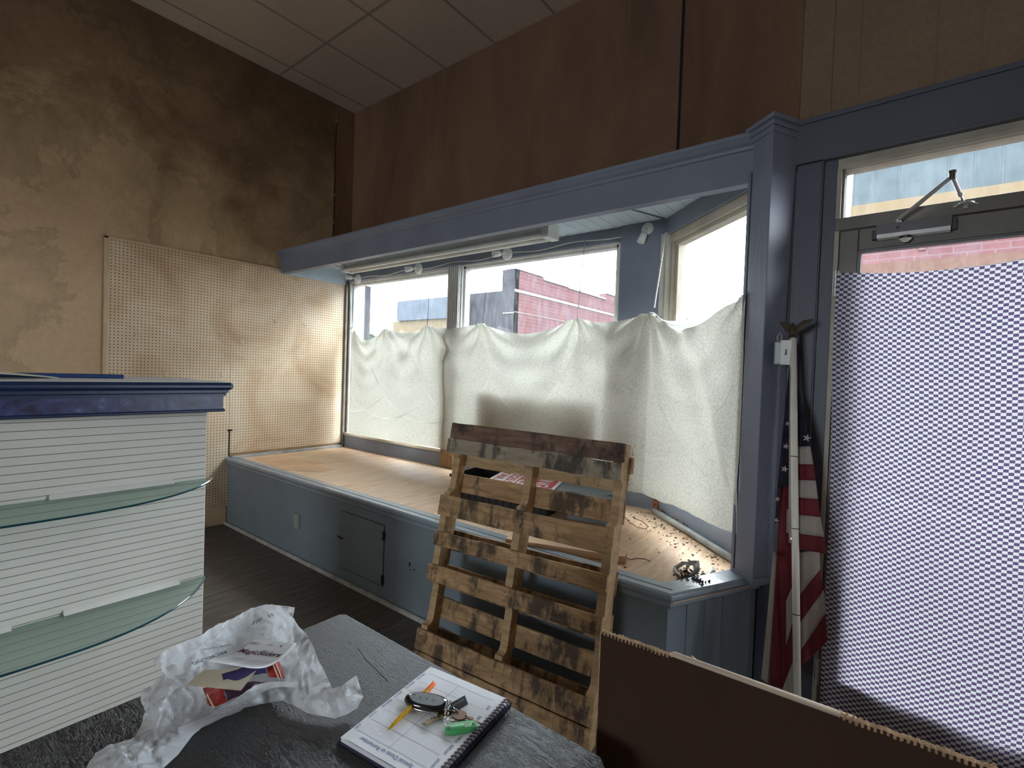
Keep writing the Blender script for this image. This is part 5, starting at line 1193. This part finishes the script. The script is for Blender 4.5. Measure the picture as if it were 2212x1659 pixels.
wrap('snack_wrapper', ((475, 1490, .045), (600, 1478, .034), (560, 1500, .030), (490, 1520, .030)), 'dark_wrapper', 'dark wrapper in the middle of the bag mouth')
wrap('snack_wrapper', ((575, 1440, .070), (600, 1430, .068), (615, 1470, .045), (580, 1470, .048)), 'red_wrapper', 'red wrapper with stripes standing at the right of the white card')
wrap('snack_wrapper', ((478, 1466, .075), (575, 1440, .080), (576, 1460, .060), (482, 1478, .062)), 'purple_wrapper', 'purple wrapper tucked directly under the white card')
for wn, (a, b) in ((0, ((447, 1500), (462, 1528))), (2, ((590, 1436), (603, 1468))), (2, ((596, 1434), (609, 1466)))):
    p_, q_ = onz(*a, ZT + .075 if a[1] < 1480 else ZT + .055), onz(*b, ZT + .062 if a[1] < 1480 else ZT + .05); MB().tube([p_, q_], .0012, 5).build('pale_stripe', 'cream_card', WR[wn])
# front lip of the bag: a thin band crossing the mouth
lp = [(385, 1572, .03), (430, 1556, .034), (470, 1535, .045), (505, 1512, .056), (535, 1492, .062), (560, 1478, .060), (600, 1472, .055), (640, 1474, .05)]
lb_ = [(400, 1600, .004), (440, 1572, .004), (480, 1552, .004), (520, 1536, .004), (550, 1512, .03), (570, 1494, .045), (605, 1484, .05), (645, 1486, .045)]
m = MB(); vs = []
Pt = [onz(a, b, ZT + c) for a, b, c in lp]; Pb = [onz(a, b, ZT + c) for a, b, c in lb_]
def cat(P, t_):
    t_ = min(max(t_, 0), 1) * (len(P) - 1); i = min(int(t_), len(P) - 2); f = t_ - i; g = lambda k: P[min(max(k, 0), len(P) - 1)]
    a, b, c, d = g(i - 1), g(i), g(i + 1), g(i + 2); return .5 * ((2 * b) + (c - a) * f + (2 * a - 5 * b + 4 * c - d) * f * f + (3 * b - a - 3 * c + d) * f ** 3)
def lipf(u, v):
    q = cat(Pt, u).lerp(cat(Pb, u), v); w2 = noise.voronoi(q * 45)[0]; return q + Vector((0, -1, .5)) * ((w2[1] - w2[0]) * .006)
m.grid(lipf, 60, 14); lp_o = m.build('bag_lip', 'bag_plastic', bag, smooth=True)

# ------------------------------------------------------------------ folded cardboard
cbx = thing('cardboard_box', (.15, .93, 0), 'large flattened brown cardboard box standing behind the table at right', 'box')
def cedge(px): return 1365 + (px - 1298) * .3533
def csheet(yo, px0, px1, dy, name, seed, low=0.0, off=0.0):
    a = ony(px0, cedge(px0) - off, yo); m = MB(); n = 90; x0 = a.x; a2 = ony(px1, cedge(px1) - off, yo); rings = []
    th_ = .006
    for i in range(n + 1):
        t_ = i / n; x = x0 + (a2.x - x0) * t_; z = a.z + (a2.z - a.z) * t_ + .0022 * noise.noise(Vector((x * 60, seed, 0))) + (.002 * noise.noise(Vector((x * 15, seed, 3)))); y = yo + .04 * t_ * t_ * 0
        lean_ = .020
        rings.append([Vector((x - lean_ * .3 * 0, y - .0, 0)), Vector((x, y, z)), Vector((x, y + th_, z)), Vector((x, y + th_, 0))])
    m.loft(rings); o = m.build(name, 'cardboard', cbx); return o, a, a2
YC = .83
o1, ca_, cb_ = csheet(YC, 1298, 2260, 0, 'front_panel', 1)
o2, cc_, ce_ = csheet(YC + .036, 1332, 2260, 0, 'rear_panel', 5, off=2)
def corr(a, b, y, px0, px1, seed, nm='torn_edge'):     # torn corrugated top edge
    m = MB(); n = int((b.x - a.x) / .0022); vs = []; rings = []
    for i in range(n + 1):
        t_ = i / n; x = a.x + (b.x - a.x) * t_; z = a.z + (b.z - a.z) * t_ + .0022 * noise.noise(Vector((x * 60, seed, 0))) + .0015 + .0028 * abs(noise.noise(Vector((x * 130, seed, 2)))); yy = y + .0018 * math.sin(x * 900)
        rings.append([Vector((x, yy, z - .006)), Vector((x, yy, z)), Vector((x, yy + .0012, z)), Vector((x, yy + .0012, z - .006))])
    m.loft(rings); return m.build(nm, 'cardboard_edge', cbx)
def at_px(a, b, px0, px1, p, off=0):                    # point on the top edge seen at that column
    y = a.y; q = ony(p, cedge(p) - off, y); return Vector((q.x, y, a.z + (b.z - a.z) * (q.x - a.x) / (b.x - a.x)))
P1 = lambda p: at_px(ca_, cb_, 0, 0, p); P2_ = lambda p: at_px(cc_, ce_, 0, 0, p, 2)
for dy in (.0, .0025, .0050): corr(P1(1298), P1(1448), YC + dy, 0, 0, 1 + dy)
for dy in (.0, .0025, .0050): corr(P2_(1332), P2_(1490), YC + .036 + dy, 0, 0, 5 + dy)
for dy in (.0, .0028, .0055): corr(P1(1815), P1(2200), YC + dy, 0, 0, 1 + dy)
for dy in (.0, .0028, .0055): corr(P2_(1850), P2_(2200), YC + .036 + dy, 0, 0, 5 + dy)
m = MB(); a, b = P1(1448), P1(1815); m.tube([a + Vector((0, .003, .001)), a.lerp(b, .02) + Vector((0, .003, .004)), b + Vector((0, .003, .0015))], [.0035, .0048, .0045], 8); m.build('folded_edge', 'cardboard_liner', cbx, smooth=True)
m = MB(); a, b = P2_(1492), P2_(1850); m.tube([a + Vector((0, .003, .010)), a.lerp(b, .04) + Vector((0, .003, .003)), b + Vector((0, .003, .0012))], [.002, .0036, .0036], 8); m.build('folded_edge', 'cardboard_liner', cbx, smooth=True)
m = MB(); m.box(ca_.x + .01, cb_.x, YC + .0065, YC + .0355, .3, ca_.z - .022); m.build('inner_flap', 'cardboard_inner', cbx)
m = MB(); random.seed(9)
for p in (1812, 1826, 1840, 2134, 2142):
    a = P1(p) + Vector((0, .004, .001)); m.tube([a, a + Vector((random.uniform(-.004, .004), 0, .006)), a + Vector((random.uniform(.0, .010), 0, random.uniform(.002, .006)))], .0010, 5)
m.build('torn_fibre', 'cardboard_edge', cbx)
m = MB(); m.box(ca_.x - .0015, ca_.x + .0005, YC - .0002, YC + .0065, 0, ca_.z); m.build('side_edge', 'cardboard_edge', cbx)

# ================================================================== OUTDOORS
mb = MB(); mb.box(-60, 60, 3.0, 90, -.4, -.15); struct(mb.build('ground_outdoors', 'asphalt')); bpy.data.objects['ground_outdoors']['kind'] = 'structure'
mb = MB(); mb.box(-12, 6, 2.7, 6.0, -.15, -.02); o = mb.build('sidewalk', 'pavement'); tag(o, 'grey pavement outside the shop windows', 'sidewalk')
# red brick building
rb = thing('brick_building', (-16, 22, -.15), 'red brick building with stepped parapet across the street', 'building')
XC = -12.48
steps = [(16, 18.0, 5.74), (18.0, 20.1, 5.60), (20.1, 26.2, 5.45), (26.2, 33, 5.35)]
steps = [(16, 18.05, 5.78), (18.05, 20.1, 5.66), (20.1, 24.0, 5.62), (24.0, 33, 5.95)]
mb = MB()
for a, b, z_ in steps: mb.box(XC - .4, XC, a, b, -.15, z_)
mb.build('side_wall', 'red_brick_wall', rb)
mb = MB()
for a, b, z_ in steps: mb.box(XC - .45, XC + .05, a, b, z_, z_ + .09)
mb.build('coping', 'stone_coping', rb)
MB().box(XC, XC + .03, 16, 33, 4.85, 4.97).build('stone_band', 'stone_coping', rb)
MB().box(XC, XC + .012, 16, 33, 4.02, 4.05).build('stone_band', 'stone_coping', rb)
mb = MB(); mb.box(-13.1, XC, 15.95, 16.3, -.15, 5.78); mb.box(-15.7, -13.1, 15.95, 16.3, -.15, 4.92); mb.box(-15.7, XC - .4, 16.3, 30, -.15, 4.7); mb.build('front_wall', 'weathered_render', rb)
MB().box(XC - .5, XC + .02, 15.9, 16.0, 3.95, 4.0).build('lintel', 'stone_coping', rb)
lw = thing('low_building', (-16.7, 15.3, -.15), 'pale low building seen through the left window', 'building')
MB().box(-18.45, -14.9, 14.8, 15.8, 3.74, 4.65).build('upper_wall', 'pale_block', lw); MB().box(-18.9, -14.9, 14.95, 15.8, -.15, 3.74).build('lower_wall', 'cream_fascia', lw)
gp = thing('grey_building', (-24, 16.1, -.15), 'narrow grey building edge at the far left of the left window', 'building')
mb = MB(); mb.box(-25.5, -22.55, 16, 16.3, -.15, 5.9); mb.build('wall', 'weathered_render', gp)
# building over the street from the door
fb = thing('awning_building', (4, 15, -.15), 'brick shop across the street with ribbed metal awning and cream fascia', 'building')
MB().box(-.80, 14, 14.6, 22, -.15, 8.5).build('wall', 'red_brick_wall', fb)
mb = MB(); mb.hexa([(-.98, 14.0, 5.68), (14, 14.0, 5.68), (14, 14.6, 5.68), (-.98, 14.6, 5.68)], [(-.98, 14.25, 8.1), (14, 14.25, 8.1), (14, 14.6, 8.1), (-.98, 14.6, 8.1)])
for i in range(36): x = -.98 + i * .42; mb.hexa([(x, 13.992, 5.68), (x + .03, 13.992, 5.68), (x + .03, 14.02, 5.68), (x, 14.02, 5.68)], [(x, 14.242, 8.1), (x + .03, 14.242, 8.1), (x + .03, 14.27, 8.1), (x, 14.27, 8.1)])
mb.build('awning', 'ribbed_metal', fb); MB().box(-.99, 14, 13.95, 14.6, 5.42, 5.68).build('fascia', 'cream_fascia', fb)
mb = MB(); mb.box(-.75, 14, 14.50, 14.62, 4.05, 4.40); mb.build('lintel_band', 'rust_band', fb)
for i in range(5): MB().box(.3 + i * 2.6, .42 + i * 2.6, 14.54, 14.62, 4.62, 5.1).build('pilaster', 'red_brick_wall', fb)
# trees
def tree(x, y, h_, r_, lb, seed):
    random.seed(seed); t_ = thing('tree', (x, y, -.15), lb, 'tree', 'trees beyond the buildings')
    MB().tube([(x, y, -.15), (x + .2, y, h_ * .5), (x, y, h_ * .85)], [.25, .18, .06], 8).build('trunk', 'bark', t_)
    m = MB()
    for i in range(1500):
        d = Vector((random.gauss(0, 1), random.gauss(0, 1), random.gauss(0, 1))).normalized() * (r_ * random.random() ** .4); c = Vector((x, y, h_ - r_ * .8)) + Vector((d.x, d.y, d.z * .8)); a = Vector((random.uniform(-1, 1), random.uniform(-1, 1), random.uniform(-1, 1))) * .16; b = a.orthogonal().normalized() * .12
        m.add([c - a, c + b, c + a, c - b], [(0, 1, 2, 3)])
    m.build('crown', 'leaf', t_)
tree(-9.55, 30, 5.15, 1.1, 'small tree top just above the cloth in the angled window', 1); tree(-30.4, 21.5, 4.05, 1.2, 'leafy tree low in the left window by the cloth dip', 2)
